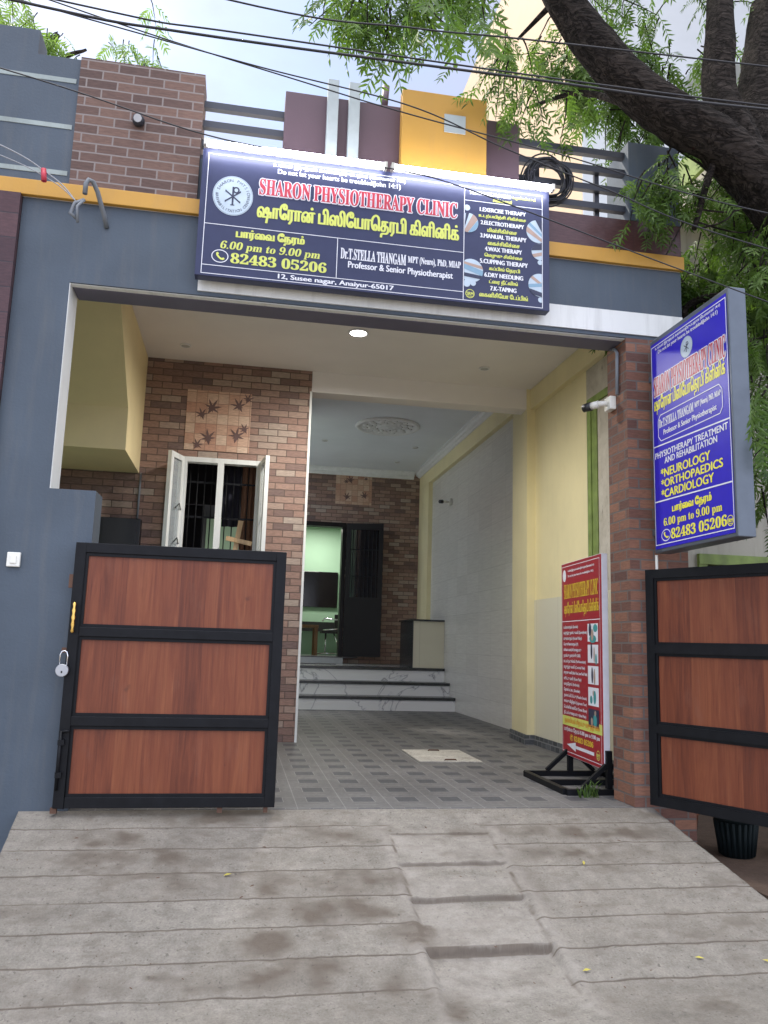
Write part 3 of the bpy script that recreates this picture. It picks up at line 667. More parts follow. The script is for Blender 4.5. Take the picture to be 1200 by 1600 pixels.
# right wall
mb = MB(); mb.box(3.42, 3.7, 9.1, 15.4, 0.0, 4.0); build('tiled_wall', mb, 'tilewall', B)
mb = MB(); mb.box(3.19, 3.45, 7.10, 8.55, 0.0, 3.684); build('yellow_wall', mb, 'cream', B)
mb = MB(); mb.prism([(3.09, 8.47), (3.21, 8.47), (3.6, 9.099), (3.14, 9.099)], 2, 0.0, 4.2); build('pilaster', mb, 'cream', B)
mb = MB(); mb.box(3.345, 3.42, 14.4, 15.198, 0.64, 3.998); build('pilaster', mb, 'cream', B)
mb = MB(); mb.box(3.192, 3.29, 5.58, 7.099, -0.5, 3.684); build('bare_wall', mb, 'oldplaster', B)
mb = MB(); mb.box(3.174, 3.1895, 5.58, 8.468, 0.0, 1.53); build('dado', mb, 'dado', B)
mb = MB(); mb.box(3.160, 3.173, 5.58, 8.455, 0.0, 0.10); mb.prism([(3.06, 8.452), (3.205, 8.452), (3.205, 8.469), (3.089, 8.469)], 2, 0.0, 0.10); mb.prism([(3.06, 8.4521), (3.0895, 8.4695), (3.139, 9.098), (3.118, 9.11)], 2, 0.0, 0.10)
build('skirting', mb, 'skirt', B)
mb = MB(); gx = 3.172
mb.box(gx, 3.192, 6.97, 7.05, 1.56, 3.37); mb.box(gx, 3.192, 6.0, 6.97, 3.30, 3.37); mb.box(3.182, 3.192, 6.86, 6.97, 1.56, 3.30)
build('green_door_frame', mb, 'green', B)
# back wall with door
mb = MB(); mb.box(0.5, 1.02, 15.2, 15.4, 0.64, 4.334); mb.box(1.02, 1.93, 15.2, 15.4, 3.27, 4.334); mb.box(1.93, 3.42, 15.2, 15.4, 0.64, 4.334)
build('back_wall', mb, 'brick_wall', B)
dr = MB(); dr.box(1.02, 1.08, 15.16, 15.39, 0.75, 3.27); dr.box(1.86, 1.93, 15.16, 15.39, 0.75, 3.27); dr.box(1.08, 1.86, 15.16, 15.39, 3.19, 3.27)
door = build('door', dr, 'darkwood', B)
hp = Vector((1.94, 15.14, 0)); hd = Vector((0.70, -0.20, 0)).normalized(); hn = Vector((hd.y, -hd.x, 0))
mb = MB(); L = 0.70
mb.obox(hp, hd, hn, 0, L, 0, 0.04, 0.77, 1.86)
mb.obox(hp, hd, hn, 0, 0.09, 0, 0.04, 1.86, 3.26); mb.obox(hp, hd, hn, L-0.08, L, 0, 0.04, 1.86, 3.26); mb.obox(hp, hd, hn, 0.09, L-0.08, 0, 0.04, 3.14, 3.26)
build('door_leaf', mb, 'darkwood', door)
mb = MB()
for i in range(7): mb.obox(hp, hd, hn, 0.12+i*0.075, 0.132+i*0.075, 0.012, 0.03, 1.862, 3.138)
for z in (2.25, 2.75): mb.obox(hp, hd, hn, 0.091, L-0.081, 0.006, 0.012, z, z+0.015)
build('door_grille', mb, 'black', door)
mb = MB(); mb.obox(hp, hd, hn, 0.09, L-0.08, 0.0, 0.005, 1.861, 3.139); build('door_glass', mb, 'darkglass', door)
mb = MB(); mb.box(0.7, 1.93, 15.0, 15.19, 0.638, 0.745); build('threshold', mb, 'landing', B)
mb = MB(); mb.box(0.7, 2.2, 14.99, 15.158, 0.7455, 0.762); build('threshold_slab', mb, 'granite', B)
# hall behind the door
mb = MB(); mb.box(-0.2, 3.4, 18.1, 18.3, 0.74, 3.6); mb.box(-0.3, -0.2, 15.4, 18.1, 0.74, 3.6); mb.box(3.3, 3.4, 15.4, 18.1, 0.74, 3.6)
build('hall_wall', mb, 'greenwall', B)
mb = MB(); mb.box(-0.3, 3.4, 15.4, 18.1, 0.60, 0.75); build('hall_floor', mb, 'landing', B)
mb = MB(); mb.box(-0.3, 3.4, 15.4, 18.3, 3.6, 3.7); build('hall_ceiling', mb, 'ceil', B)
# front room
mb = MB()
mb.box(-2.2, -0.64, 8.49, 8.64, 0.0, 3.921); mb.box(0.14, 0.645, 8.49, 8.64, 0.0, 3.921); mb.box(-0.64, 0.14, 8.49, 8.64, 2.87, 3.921); mb.box(-0.64, 0.14, 8.49, 8.64, 0.0, 1.5)
mb.box(0.50, 0.645, 8.64, 11.5, 0.0, 4.334)
build('front_room_wall', mb, 'brick_wall', B)
mb = MB(); mb.box(-2.2, 0.5, 11.4, 11.5, 0.0, 3.921); mb.box(-2.3, -2.2, 5.39, 11.5, 0.0, 3.921); build('room_wall', mb, 'greenwall', B)
mb = MB(); mb.box(-5.0, 0.49, 15.2, 15.4, 0.0, 8.5); mb.box(-5.1, -5.0, 11.5, 15.2, 0.0, 3.5); mb.box(-5.0, 0.645, 11.501, 15.199, -0.1, 0.0); mb.box(-5.0, -2.31, 11.4, 11.5, 0.0, 3.5)  # unseen court added for daylight; tall rear wall keeps direct sun out
build('added_light_court', mb, 'white', B)
mb = MB(); mb.box(-2.2, 0.5, 8.64, 11.4, 3.92, 4.02); build('room_ceiling', mb, 'ceil', B)
mb = MB(); mb.box(0.628, 0.652, 8.482, 8.4895, 0.0, 3.69); build('corner_trim', mb, 'white', B)
# window
wf = MB()
for a in ((-0.66, -0.61, 1.5, 2.87), (0.10, 0.16, 1.5, 2.87), (-0.61, 0.10, 2.82, 2.87), (-0.30, -0.235, 1.5, 2.82), (-0.61, 0.10, 1.5, 1.55)):
    wf.box(a[0], a[1], 8.44, 8.54, a[2], a[3])
win = build('window', wf, 'white', B, bevel=0.004)
for hx, ang in ((-0.655, 205), (0.155, -60)):
    d = Vector((math.cos(R(ang)), math.sin(R(ang)), 0)); n = Vector((-d.y, d.x, 0)); o = (hx, 8.435, 0); Lc = 0.30 if hx < 0 else 0.34
    if hx < 0: d = Vector((-0.36, -0.93, 0)).normalized(); n = Vector((-d.y, d.x, 0))
    else: d = Vector((0.14, -0.99, 0)).normalized(); n = Vector((-d.y, d.x, 0))
    mb = MB(); mb.obox(o, d, n, 0, 0.055, -0.02, 0.02, 1.56, 2.86); mb.obox(o, d, n, Lc-0.055, Lc, -0.02, 0.02, 1.56, 2.86)
    for z in (1.56, 2.805): mb.obox(o, d, n, 0.055, Lc-0.055, -0.02, 0.02, z, z+0.055)
    build('casement', mb, 'white', win)
    mb = MB(); mb.obox(o, d, n, 0.055, Lc-0.055, -0.004, 0.004, 1.615, 2.805); build('pane', mb, 'glass', win)
    mb = MB()
    for z in (1.95, 2.3): mb.tube([Vector(o)+d*0.03+n*0.025+Vector((0, 0, z)), Vector(o)+d*0.12+n*0.05+Vector((0, 0, z+0.05)), Vector(o)+d*0.16+n*0.03+Vector((0, 0, z))], 0.006, 6)
    build('casement_stay', mb, 'black', win)
mb = MB()
for x in np.arange(-0.575, 0.1, 0.075):
    if abs(x+0.27) > 0.04: mb.tube([(x, 8.56, 1.5), (x, 8.56, 2.86)], 0.006, 6)
for z in (1.85, 2.25, 2.62): mb.box(-0.61, 0.10, 8.566, 8.572, z, z+0.02)
build('window_grille', mb, 'black', win)
# stair box on the left
mb = MB(); mb.prism([(7.44, 2.67), (8.488, 2.67), (8.488, 3.919), (6.25, 3.919), (7.40, 3.05)], 0, -2.19, -1.09)
build('stair_box', mb, 'yellowbox', B)
# leaf murals
def maple(cx, cz, r, rot, y):
    pts = []
    lob = [(90, 1.0), (40, 0.95), (-5, 0.8), (-50, 0.5), (-130, 0.5), (185, 0.8), (140, 0.95)]
    out = []
    for i, (a, l) in enumerate(lob):
        nxt = lob[(i+1) % len(lob)][0]
        out += [(a+9, l*0.62), (a, l), (a-9, l*0.62)]
        mid = a-25 if i not in (3,) else -90
        out.append((mid, 0.28 if i != 3 else 0.75))
    return [(cx+r*q*math.cos(R(a+rot)), y, cz+r*q*math.sin(R(a+rot))) for a, q in out]
def mural(x0, x1, z0, z1, y, spots):
    mb = MB(); mb.box(x0, x1, y-0.008, y-0.0005, z0, z1); p = build('leaf_mural', mb, 'tile_tan', B)
    mb = MB()
    for i, (x, z, r, a) in enumerate(spots): mb.face(maple(x, z, r*1.12, a, y-0.0095-0.0004*i))
    build('leaf_motif', mb, 'motif', p)
mural(-0.66, 0.01, 2.955, 3.605, 8.49, [(-0.40, 3.42, 0.10, -30), (-0.50, 3.34, 0.075, 20), (-0.12, 3.46, 0.09, 30), (-0.03, 3.54, 0.065, -20), (-0.42, 3.09, 0.095, 10), (-0.53, 3.01, 0.07, -30), (-0.13, 3.13, 0.095, -10), (-0.05, 3.21, 0.065, 30)])
mural(1.70, 2.40, 3.64, 4.198, 15.2, [(1.98, 4.11, 0.09, 20), (1.92, 3.78, 0.09, -20), (2.26, 3.82, 0.09, 30), (2.28, 4.15, 0.05, 0), (1.9, 4.08, 0.06, 50)])
# ceiling medallion
mb = MB(); mc = Vector((2.10, 11.93, 4.334))
mb.lathe(mc, [(0.50, 0), (0.50, -0.02), (0.48, -0.035), (0.44, -0.035), (0.42, -0.018), (0.30, -0.014), (0.15, -0.014), (0.14, -0.03), (0.10, -0.035), (0.04, -0.03), (0.03, -0.04), (0.005, -0.045)], 48)
for i in range(12):
    t = 2*math.pi*i/12
    for (r, a, s1) in ((0.28, 0, 0.055), (0.36, 0.13, 0.045), (0.21, 0.26, 0.03)):
        p = mc+Vector((r*math.cos(t+a), r*math.sin(t+a), -0.016)); mb.lathe(p, [(s1, 0), (s1*0.8, -0.014), (s1*0.3, -0.024), (0.002, -0.024)], 10)
build('ceiling_medallion', mb, 'plaster', B)
mb = MB(); mb.tube([(0.825, 5.24, 4.787), (0.838, 5.24, 5.0)], 0.026, 12); build('roof_pipe', mb, 'maroon', B)

# ================================================================== PORCH FIXTURES
def downlight(loc, label, lit):
    t = thing('ceiling_light', label, 'ceiling light', loc, 'recessed ceiling lights')
    mb = MB(); x, y, z = loc; r = 0.096 if lit else 0.055
    mb.lathe(loc, [(r, -0.001), (r, -0.012), (r*0.82, -0.015), (r*0.82, -0.004)], 24); build('trim_ring', mb, 'plaster', t)
    mb = MB(); mb.lathe(loc, [(r*0.81, -0.003), (r*0.8, -0.011)], 24); build('lens', mb, 'lampdisc' if lit else 'offdisc', t)
    return t
downlight((0.968, 7.252, 3.92), 'glowing round white ceiling light in the porch ceiling', True)
pl = bpy.data.lights.new('porch_lamp', 'SPOT'); pl.energy = 230; pl.spot_size = R(172); pl.spot_blend = 0.8; pl.shadow_soft_size = 0.08; pl.color = (1, 0.97, 0.92)
po = bpy.data.objects.new('porch_lamp', pl); COL.objects.link(po); po.location = (0.968, 7.252, 3.895)
d0 = downlight((-0.678, 8.021, 3.92), 'small unlit ceiling light above the brick wall mural', False)
dup(d0, (2.413, 7.907, 3.92), 'small unlit ceiling light near the porch cross beam')
dup(d0, (1.25, 13.1, 4.333), 'small unlit ceiling light between the plaster medallion and the open rear door')
dup(d0, (2.80, 13.15, 4.333), 'small unlit ceiling light between the plaster medallion and the ivory tiled wall')
dup(d0, (2.72, 14.33, 4.333), 'small unlit light close to the cornice over the door wall')
# unseen lamps added to light the hall and the front room
for nm, loc, en in (('unseen_hall_lamp', (1.6, 17.0, 3.55), 26), ('room_lamp', (0.2, 10.4, 1.6), 14)):
    al = bpy.data.lights.new(nm, 'POINT' if nm == 'room_lamp' else 'AREA'); al.energy = en; al.color = (1, 0.97, 0.9)
    if al.type == 'AREA': al.size = 0.5
    else: al.shadow_soft_size = 0.1
    ao = bpy.data.objects.new(nm, al); COL.objects.link(ao); ao.location = loc

# manhole cover
t = thing('manhole_cover', 'pale concrete cover plate set in the tiled porch floor', 'cover', (1.9, 7.55, 0))
mb = MB(); mb.box(1.63, 2.2, 7.15, 7.95, -0.01, 0.006); build('plate', mb, 'cover', t)
for y in (7.22, 7.86):
    mb = MB(); mb.tube([(1.87, y, 0.004), (1.88, y, 0.014), (1.97, y, 0.014), (1.98, y, 0.004)], 0.006, 6); build('handle', mb, 'rust', t)
# counter
t = thing('counter', 'low tiled counter with black granite edges beside the steps', 'counter', (3.14, 13.9, 0.64))
mb = MB(); mb.box(2.89, 3.418, 13.36, 14.38, 0.641, 1.41); build('body', mb, 'dado', t)
mb = MB(); mb.box(2.84, 3.418, 13.33, 14.4, 1.411, 1.44); build('top', mb, 'granite', t, bevel=0.004)
mb = MB(); mb.box(2.872, 2.889, 13.352, 14.38, 0.641, 1.41); build('side_panel', mb, 'granite', t)
# doormat
mb = MB(); mb.box(0.95, 1.72, 14.25, 14.5, 0.6375, 0.65)
tag(build('doormat', mb, 'cushion', None, (1.35, 14.37, 0.6375)), 'narrow dark mat on the landing below the open door', 'doormat')
# hall furniture
t = thing('television', 'flat black television on the mint green hall wall', 'television', (1.7, 18.1, 2.17))
mb = MB(); mb.box(1.0, 2.15, 18.04, 18.08, 1.78, 2.57); build('screen', mb, 'screen', t, bevel=0.006)
mb = MB(); mb.box(1.4, 1.8, 18.08, 18.099, 2.0, 2.3); build('bracket', mb, 'black', t)
t = thing('television_stand', 'long black cabinet under the wall television', 'cabinet', (1.7, 17.85, 0.75))
mb = MB(); mb.box(0.9, 2.5, 17.7, 18.05, 1.25, 1.45); build('cabinet_body', mb, 'cushion', t)
mb = MB()
for x in (0.95, 2.4): mb.box(x, x+0.06, 17.75, 18.0, 0.75, 1.25)
build('leg', mb, 'cushion', t)
t = thing('side_table', 'brown wooden table seen through the open door', 'table', (1.35, 16.8, 0.75))
mb = MB(); mb.box(0.9, 1.62, 16.6, 17.1, 1.30, 1.36); build('tabletop', mb, 'tablewood', t)
for x, y in ((0.92, 16.62), (1.54, 16.62), (0.92, 17.02), (1.54, 17.02)):
    mb = MB(); mb.box(x, x+0.07, y, y+0.07, 0.75, 1.30); build('leg', mb, 'tablewood', t)
t = thing('chrome_chair', 'grey cushioned chair on a chrome frame inside the hall', 'chair', (1.95, 16.9, 0.75))
mb = MB(); mb.box(1.70, 2.15, 16.7, 17.15, 1.20, 1.25); build('seat', mb, 'cushion', t, bevel=0.01)
mb = MB(); mb.box(2.0, 2.2, 17.1, 17.16, 1.27, 1.60); build('backrest', mb, 'cushion', t, bevel=0.01)
mb = MB()
mb.tube([(1.70, 16.7, 1.44), (1.74, 16.7, 1.50), (2.12, 16.72, 1.47), (2.14, 16.75, 1.30), (1.72, 16.7, 1.26)], 0.016, 8)
mb.tube([(1.80, 16.9, 1.20), (1.80, 16.9, 0.80)], 0.018, 8); mb.tube([(1.62, 16.72, 0.79), (2.1, 16.75, 0.80), (2.15, 17.1, 0.80), (1.65, 17.1, 0.79), (1.62, 16.72, 0.79)], 0.014, 8)
mb.tube([(2.1, 16.74, 0.80), (1.95, 16.74, 1.2)], 0.014, 8)
build('chair_frame', mb, 'chrome', t)
# room: dark loft box, wardrobe and curtains seen through the window
mb = MB(); mb.box(-2.0, 0.45, 10.2, 11.39, 2.66, 3.9)  # plain dark box standing in for the dark top of the window
tag(build('dark_loft_box', mb, 'darkcloth', None, (-0.8, 10.9, 2.66)), 'dark loft cupboard high inside the front room window', 'infill')
mb = MB(); mb.box(-1.6, -0.50, 10.3, 11.2, 0.02, 2.65)  # plain dark box standing in for the window's dark side
tag(build('filler', mb, 'darkcloth', None, (-1.0, 10.9, 0.02)), 'tall dark wardrobe standing inside the barred front room window', 'filler')
def curtain(x0, x1, y, z0, z1, mat, label, folds):
    mb = MB(); N = 40
    P = [(x0+(x1-x0)*i/N, y+0.02*math.sin(i/N*folds*2*math.pi)) for i in range(N+1)]
    for i in range(N): mb.face([(*P[i], z0), (*P[i+1], z0), (*P[i+1], z1), (*P[i], z1)], smooth=True)
    tag(build('curtain', mb, mat, None, ((x0+x1)/2, y, z0)), label, 'curtain')
curtain(-0.04, 0.13, 8.72, 1.4, 2.86, 'curtain', 'brown curtain behind the wooden cross in the barred window', 3)
curtain(-0.235, -0.055, 8.76, 2.2, 2.86, 'darkcloth', 'short dark curtain hanging behind the window mullion', 2)
# wooden cross
t = thing('wooden_cross', 'pale wooden cross leaning in the window of the brick wall', 'cross', (-0.06, 8.40, 1.57))
mb = MB(); mb.bar((-0.115, 8.36, 1.57), (-0.03, 8.42, 2.22), 0.05, 0.03, (0, 1, 0)); build('upright', mb, 'palewood', t)
mb = MB(); mb.bar((-0.17, 8.375, 2.03), (0.09, 8.36, 1.98), 0.045, 0.03, (0, 1, 0)); build('crossbar', mb, 'palewood', t)
# meter box and its conduit
t = thing('meter_box', 'black electricity meter box on the brick wall under the yellow stair box', 'meter box', (-1.2, 8.45, 1.9))
mb = MB(); mb.box(-1.42, -1.02, 8.36, 8.489, 1.80, 2.18); build('case', mb, 'meter', t, bevel=0.006)
mb = MB(); mb.box(-1.38, -1.06, 8.352, 8.3598, 1.84, 2.14); build('lid', mb, 'meter', t)
mb = MB(); mb.tube([(-1.07, 8.475, 2.67), (-1.07, 8.475, 2.18)], 0.011, 8)
tag(build('conduit', mb, 'pipe', None, (-1.07, 8.475, 2.18)), 'thin grey conduit running down to the black meter box', 'conduit')
# cameras
def cctv(loc, d, label, wall_n):
    t = thing('security_camera', label, 'security camera', loc); d = Vector(d).normalized(); n = Vector(wall_n); L0 = Vector(loc)
    mb = MB(); u = n.cross(Vector((0, 0, 1))); mb.obox(L0, u, n, -0.05, 0.05, 0.001, 0.05, -0.05, 0.05); build('mount_box', mb, 'plastic', t, bevel=0.006)
    a = L0+n*0.05
    mb = MB(); mb.tube([a, a+n*0.03+Vector((0, 0, 0.0)), a+n*0.045+d*0.03], [0.02, 0.02, 0.024], 10); build('bracket', mb, 'plastic', t)
    b = a+n*0.045+d*0.02
    mb = MB(); mb.tube([b, b+d*0.07], 0.027, 14); build('camera_body', mb, 'plastic', t)
    mb = MB(); mb.tube([b+d*0.06, b+d*0.125], [0.033, 0.030], 14); build('lens_hood', mb, 'meter', t)
cctv((2.62, 5.36, 2.79), (-0.42, 0.55, -0.06), 'white security camera with a black hood on the brick pillar', (-1, 0, 0))
cctv((3.42, 13.0, 3.40), (-0.9, -0.4, -0.1), 'small white security camera on the ivory tiled wall', (-1, 0, 0))
mb = MB(); mb.tube([(2.608, 5.36, 3.21), (2.608, 5.30, 3.19), (2.608, 5.262, 3.15), (2.608, 5.275, 2.84)], 0.0125, 8)
tag(build('conduit', mb, 'pipe', None, (2.608, 5.27, 2.84)), 'grey conduit bending down the brick pillar to the camera', 'conduit')
# bell switch
t = thing('bell_switch', 'off white bell switch plate on the blue wall beside the padlocked gate', 'switch', (-1.34, 5.15, 1.44))
mb = MB(); mb.box(-1.378, -1.302, 5.128, 5.149, 1.395, 1.482); build('plate', mb, 'plastic', t, bevel=0.005)
mb = MB(); mb.box(-1.358, -1.322, 5.121, 5.1278, 1.415, 1.462); build('button', mb, 'plastic', t, bevel=0.003)
# spotlight on parapet
t = thing('wall_spotlight', 'small dark round spotlight on the brick parapet', 'spotlight', (-0.838, 5.125, 4.385))
mb = MB(); mb.lathe((-0.838, 5.124, 4.385), [(0.038, 0), (0.04, 0.02), (0.034, 0.055), (0.028, 0.06)], 20, (0, -1, -0.25)); build('lamp_body', mb, 'rail', t)
mb = MB(); mb.lathe((-0.838, 5.0635, 4.37), [(0.026, 0), (0.026, 0.004)], 20, (0, -1, -0.25)); build('lens', mb, 'offdisc', t)
# service mast on facade
t = thing('service_bracket', 'bent grey service pipe with cable clamp under the yellow band', 'bracket', (-1.05, 5.14, 3.75))
mb = MB(); mb.tube([(-0.985, 5.148, 3.62), (-1.0, 5.10, 3.68), (-1.035, 5.02, 3.79), (-1.06, 4.98, 3.835), (-1.085, 4.97, 3.84), (-1.1, 4.97, 3.81), (-1.1, 4.97, 3.74)], 0.015, 10); build('pipe', mb, 'galv', t)
mb = MB(); mb.tube([(-1.1, 4.97, 3.70), (-1.15, 4.95, 3.66), (-1.17, 4.95, 3.59), (-1.13, 4.95, 3.56)], 0.012, 8); mb.tube([(-1.1, 4.97, 3.70), (-1.13, 4.93, 3.63), (-1.12, 4.94, 3.53)], 0.009, 8); build('clamp', mb, 'galv', t)
# railings
def railing(x0, x1, zs, posts, label):
    t = thing('balcony_railing', label, 'railing', ((x0+x1)/2, 5.22, 3.9), 'railings on the parapet')
    for z in zs:
        mb = MB(); mb.box(x0, x1, 5.20, 5.245, z-0.024, z+0.024); build('rail', mb, 'rail', t)
    for x in posts:
        mb = MB(); mb.box(x-0.018, x+0.018, 5.245, 5.27, 4.135, zs[1]); build('post', mb, 'rail', t)
railing(-0.43, 0.118, (4.635, 4.49, 4.345, 4.23), (), 'dark railing between the brick parapet and the maroon wall')
railing(1.82, 2.664, (4.69, 4.55, 4.40, 4.255), (1.99, 2.46), 'dark railing between the maroon wall and the blue post')
# cable coil
mb = MB()
for i in range(16):
    c = Vector((2.03+random.uniform(-.02, .02), 5.14+random.uniform(-.03, .02), 4.35+random.uniform(-.02, .02))); r = 0.15+random.uniform(-.03, .03); sq = random.uniform(.95, 1.2)
    mb.tube([c+Vector((r*math.cos(a), 0.02*math.sin(a*2+i), r*sq*math.sin(a))) for a in np.linspace(0, 2*math.pi, 29)], 0.006, 6, caps=False)
tag(build('cable_coil', mb, 'cable', None, (2.03, 5.14, 4.2)), 'coil of black cable hanging on the railing at the end of the signboard', 'cable coil')

# ================================================================== GATES
def gate(o, d, n, name_label, extras):
    t = thing('gate_leaf', name_label, 'gate', (o[0], o[1], 0.0), 'black framed gate leaves'); L = 1.252
    o = (o[0], o[1], 0); mb = MB()
    mb.obox(o, d, n, 0, 0.06, -0.025, 0.025, 0.03, 1.552); mb.obox(o, d, n, L-0.06, L, -0.025, 0.025, 0.03, 1.552)
    for z0, z1 in ((1.492, 1.552), (0.03, 0.09)): mb.obox(o, d, n, 0.06, L-0.06, -0.025, 0.025, z0, z1)
    for z in (1.025, 0.513): mb.obox(o, d, n, 0.06, L-0.06, -0.029, 0.021, z-0.028, z+0.028)
    build('gate_frame', mb, 'black', t, bevel=0.004)
    for z0, z1 in ((0.09, 0.485), (0.541, 0.997), (1.053, 1.492)):
        mb = MB(); mb.obox(o, d, n, 0.06, L-0.06, -0.006, 0.010, z0, z1); build('panel', mb, 'wood', t)
        mb = MB(); e = 0.018
        mb.obox(o, d, n, 0.06, L-0.06, -0.016, -0.0062, z0, z0+e); mb.obox(o, d, n, 0.06, L-0.06, -0.016, -0.0062, z1-e, z1)
        mb.obox(o, d, n, 0.06, 0.06+e, -0.016, -0.0062, z0+e, z1-e); mb.obox(o, d, n, L-0.06-e, L-0.06, -0.016, -0.0062, z0+e, z1-e)
        build('bead', mb, 'black', t)
    return t
gl = gate((-0.977, 5.075), (1, 0, 0), (0, 1, 0), 'black framed gate leaf of three wood panels with a brass handle and drop bolt', True)
mb = MB(); x = -0.948
mb.lathe((x, 5.015, 1.015), [(0.006, 0), (0.011, 0.01), (0.007, 0.03), (0.012, 0.05), (0.008, 0.07), (0.013, 0.09), (0.008, 0.11), (0.012, 0.13), (0.007, 0.15), (0.011, 0.17), (0.006, 0.18)], 14)
mb.tube([(x, 5.05, 1.03), (x, 5.015, 1.03)], 0.006, 8); mb.tube([(x, 5.05, 1.18), (x, 5.015, 1.18)], 0.006, 8); build('handle', mb, 'brass', gl)
mb = MB(); mb.tube([(-0.962, 5.035, 0.13), (-0.962, 5.035, 0.46)], 0.009, 8); mb.tube([(-0.962, 5.035, 0.455), (-0.915, 5.035, 0.46)], 0.008, 8)
for z in (0.2, 0.38): mb.box(-0.975, -0.94, 5.026, 5.05, z, z+0.03)
build('drop_bolt', mb, 'black', gl)
mb = MB(); mb.box(-1.0, -0.977, 5.06, 5.09, 1.28, 1.36); mb.box(-1.005, -0.977, 5.06, 5.09, 0.90, 0.93); mb.box(-0.99, -0.955, 5.06, 5.09, 0.0, 0.03); mb.box(-0.06, -0.03, 5.06, 5.09, 0.0, 0.03); mb.box(0.21, 0.235, 5.06, 5.09, 0.0, 0.03)
build('gate_fitting', mb, 'rust', gl)
t = thing('padlock', 'silver round padlock hanging on the gate leaf with the brass handle', 'padlock', (-0.985, 5.03, 0.82))
mb = MB(); mb.lathe((-0.985, 5.035, 0.80), [(0.034, 0), (0.037, 0.005), (0.037, 0.02), (0.034, 0.025)], 24, (0, -1, 0)); build('lock_body', mb, 'steel', t)
mb = MB(); mb.tube([(-1.003, 5.025, 0.825), (-1.003, 5.025, 0.89), (-0.995, 5.025, 0.908), (-0.98, 5.025, 0.912), (-0.968, 5.025, 0.905), (-0.962, 5.025, 0.885), (-0.962, 5.025, 0.825)], 0.004, 8); build('shackle', mb, 'chrome', t)
mb = MB(); mb.box(-0.989, -0.981, 5.0085, 5.0099, 0.785, 0.797); build('keyhole', mb, 'black', t)
gd = Vector((0.477, -0.879, 0)).normalized(); gn = Vector((0.879, 0.477, 0)).normalized()
gate((2.715, 5.095), gd, gn, 'black framed gate leaf without handle, swung out from the brick pillar over the pots', False)

# ================================================================== SIGNBOARD
def emblem(F, mb_y, mb_d, cx, cy_, r, h):
    F.ring(mb_y, cx, cy_, r, r, r*0.14, h); F.text(mb_y, 'SRM', cx-r*0.72, cy_-r*0.35, cx+r*0.72, cy_+r*0.35, h+0.0003, 0.0012)
    F.line(mb_y, cx-r*0.6, cy_-r*0.58, cx+r*0.6, cy_-r*0.58, r*0.12, h)
def phone(F, mbr, mbh, cx, cy_, rx, ry, h):
    F.ring(mbr, cx, cy_, rx, ry, rx*0.10, h)
    a = [(-.48, .42), (-.30, .62), (-.12, .40), (-.22, .20), (.02, -.14), (.22, -.28), (.44, -.16), (.58, -.38), (.40, -.56), (.10, -.52), (-.22, -.24), (-.44, .12)]
    F.blob(mbh, [(cx+x*rx, cy_+y*ry) for x, y in a], h)
def logo(F, mbw, mbk, cx, cy_, rx, ry, h):
    F.disc(mbw, cx, cy_, rx, ry, h, 48); F.ring(mbk, cx, cy_, rx*0.97, ry*0.97, rx*0.012, h+0.0004, 48)
    k = ry/0.137
    F.line(mbk, cx, cy_-ry*0.47, cx, cy_+ry*0.46, 0.012*k, h+0.0006)
    F.ring(mbk, cx+rx*0.15, cy_+ry*0.30, rx*0.17, ry*0.17, 0.010*k, h+0.0008, 20)
    for s1 in (1, -1): F.line(mbk, cx-rx*0.36, cy_-s1*ry*0.26-ry*0.04, cx+rx*0.36, cy_+s1*ry*0.26-ry*0.04, 0.010*k, h+0.001+0.0002*s1)
    for sx in (-0.36, 0.36):
        for yy in (0.22, -0.30): F.line(mbk, cx+sx*rx, cy_+(yy-0.05)*ry, cx+sx*rx, cy_+(yy+0.05)*ry, 0.007*k, h+0.0014)
    F.line(mbk, cx-rx*.1, cy_-ry*0.47, cx+rx*.1, cy_-ry*0.47, 0.007*k, h+0.0014)

S = thing('signboard', 'wide navy clinic signboard with red and yellow lettering above the porch', 'signboard', (0.8, 5.08, 3.31))
mb = MB(); mb.box(-0.402, 1.995, 5.02, 5.10, 3.305, 4.195); build('board', mb, 'navy', S, bevel=0.003)
FY = 5.02; F = Face((0, FY, 0), (1, 0, 0), (0, 0, 1), (0, -1, 0))
k_ = 1.004
W, Yl, Rd, Nv, Pa = MB(), MB(), MB(), MB(), MB()
F.frame(W, -0.362, 3.322, 1.942, 4.158, 0.0045, 0.002)
F.line(W, -0.36, 3.665, 1.373, 3.665, 0.0045, 0.0023); F.line(W, -0.36, 3.380, 1.373, 3.380, 0.0045, 0.0023)
F.line(W, 0.508, 3.380, 0.508, 3.662, 0.0045, 0.0026); F.line(W, 1.376, 3.322, 1.376, 4.158, 0.005, 0.0029); F.line(W, 1.378, 4.056, 1.94, 4.056, 0.0045, 0.0023)
logo(F, Pa, Nv, -0.192, 3.876, 0.130, 0.139, 0.002)
F.arctext(Nv, 'SHARON PHYSIO', -0.192, 3.876, 0.102, 0.108, 0.030, 158, 12, 0.003)
F.arctext(Nv, '&REHABILITATION CENTER', -0.192, 3.876, 0.102, 0.108, 0.027, 178, 362, 0.003, flip=True)
F.text(W, T_VERSE, 0.06, 4.112, 0.957, 4.150, 0.002, 0.0012); F.text(W, E_VERSE, 0.092, 4.062, 0.924, 4.108, 0.002, 0.0016)
F.text(W, E_NAME, -0.022, 3.908, 1.323, 4.022, 0.002, outline=0.008); F.text(Rd, E_NAME, -0.022, 3.908, 1.323, 4.022, 0.0042, 0.0022)
F.text(Yl, T_NAME, -0.027, 3.705, 1.337, 3.862, 0.002, 0.0048)
F.text(Yl, T_TIME, -0.154, 3.567, 0.287, 3.650, 0.002, 0.0045)
F.text(Yl, serif('6.00 pm to 9.00 pm'), -0.257, 3.487, 0.390, 3.556, 0.002, 0.001, slant=0.18)
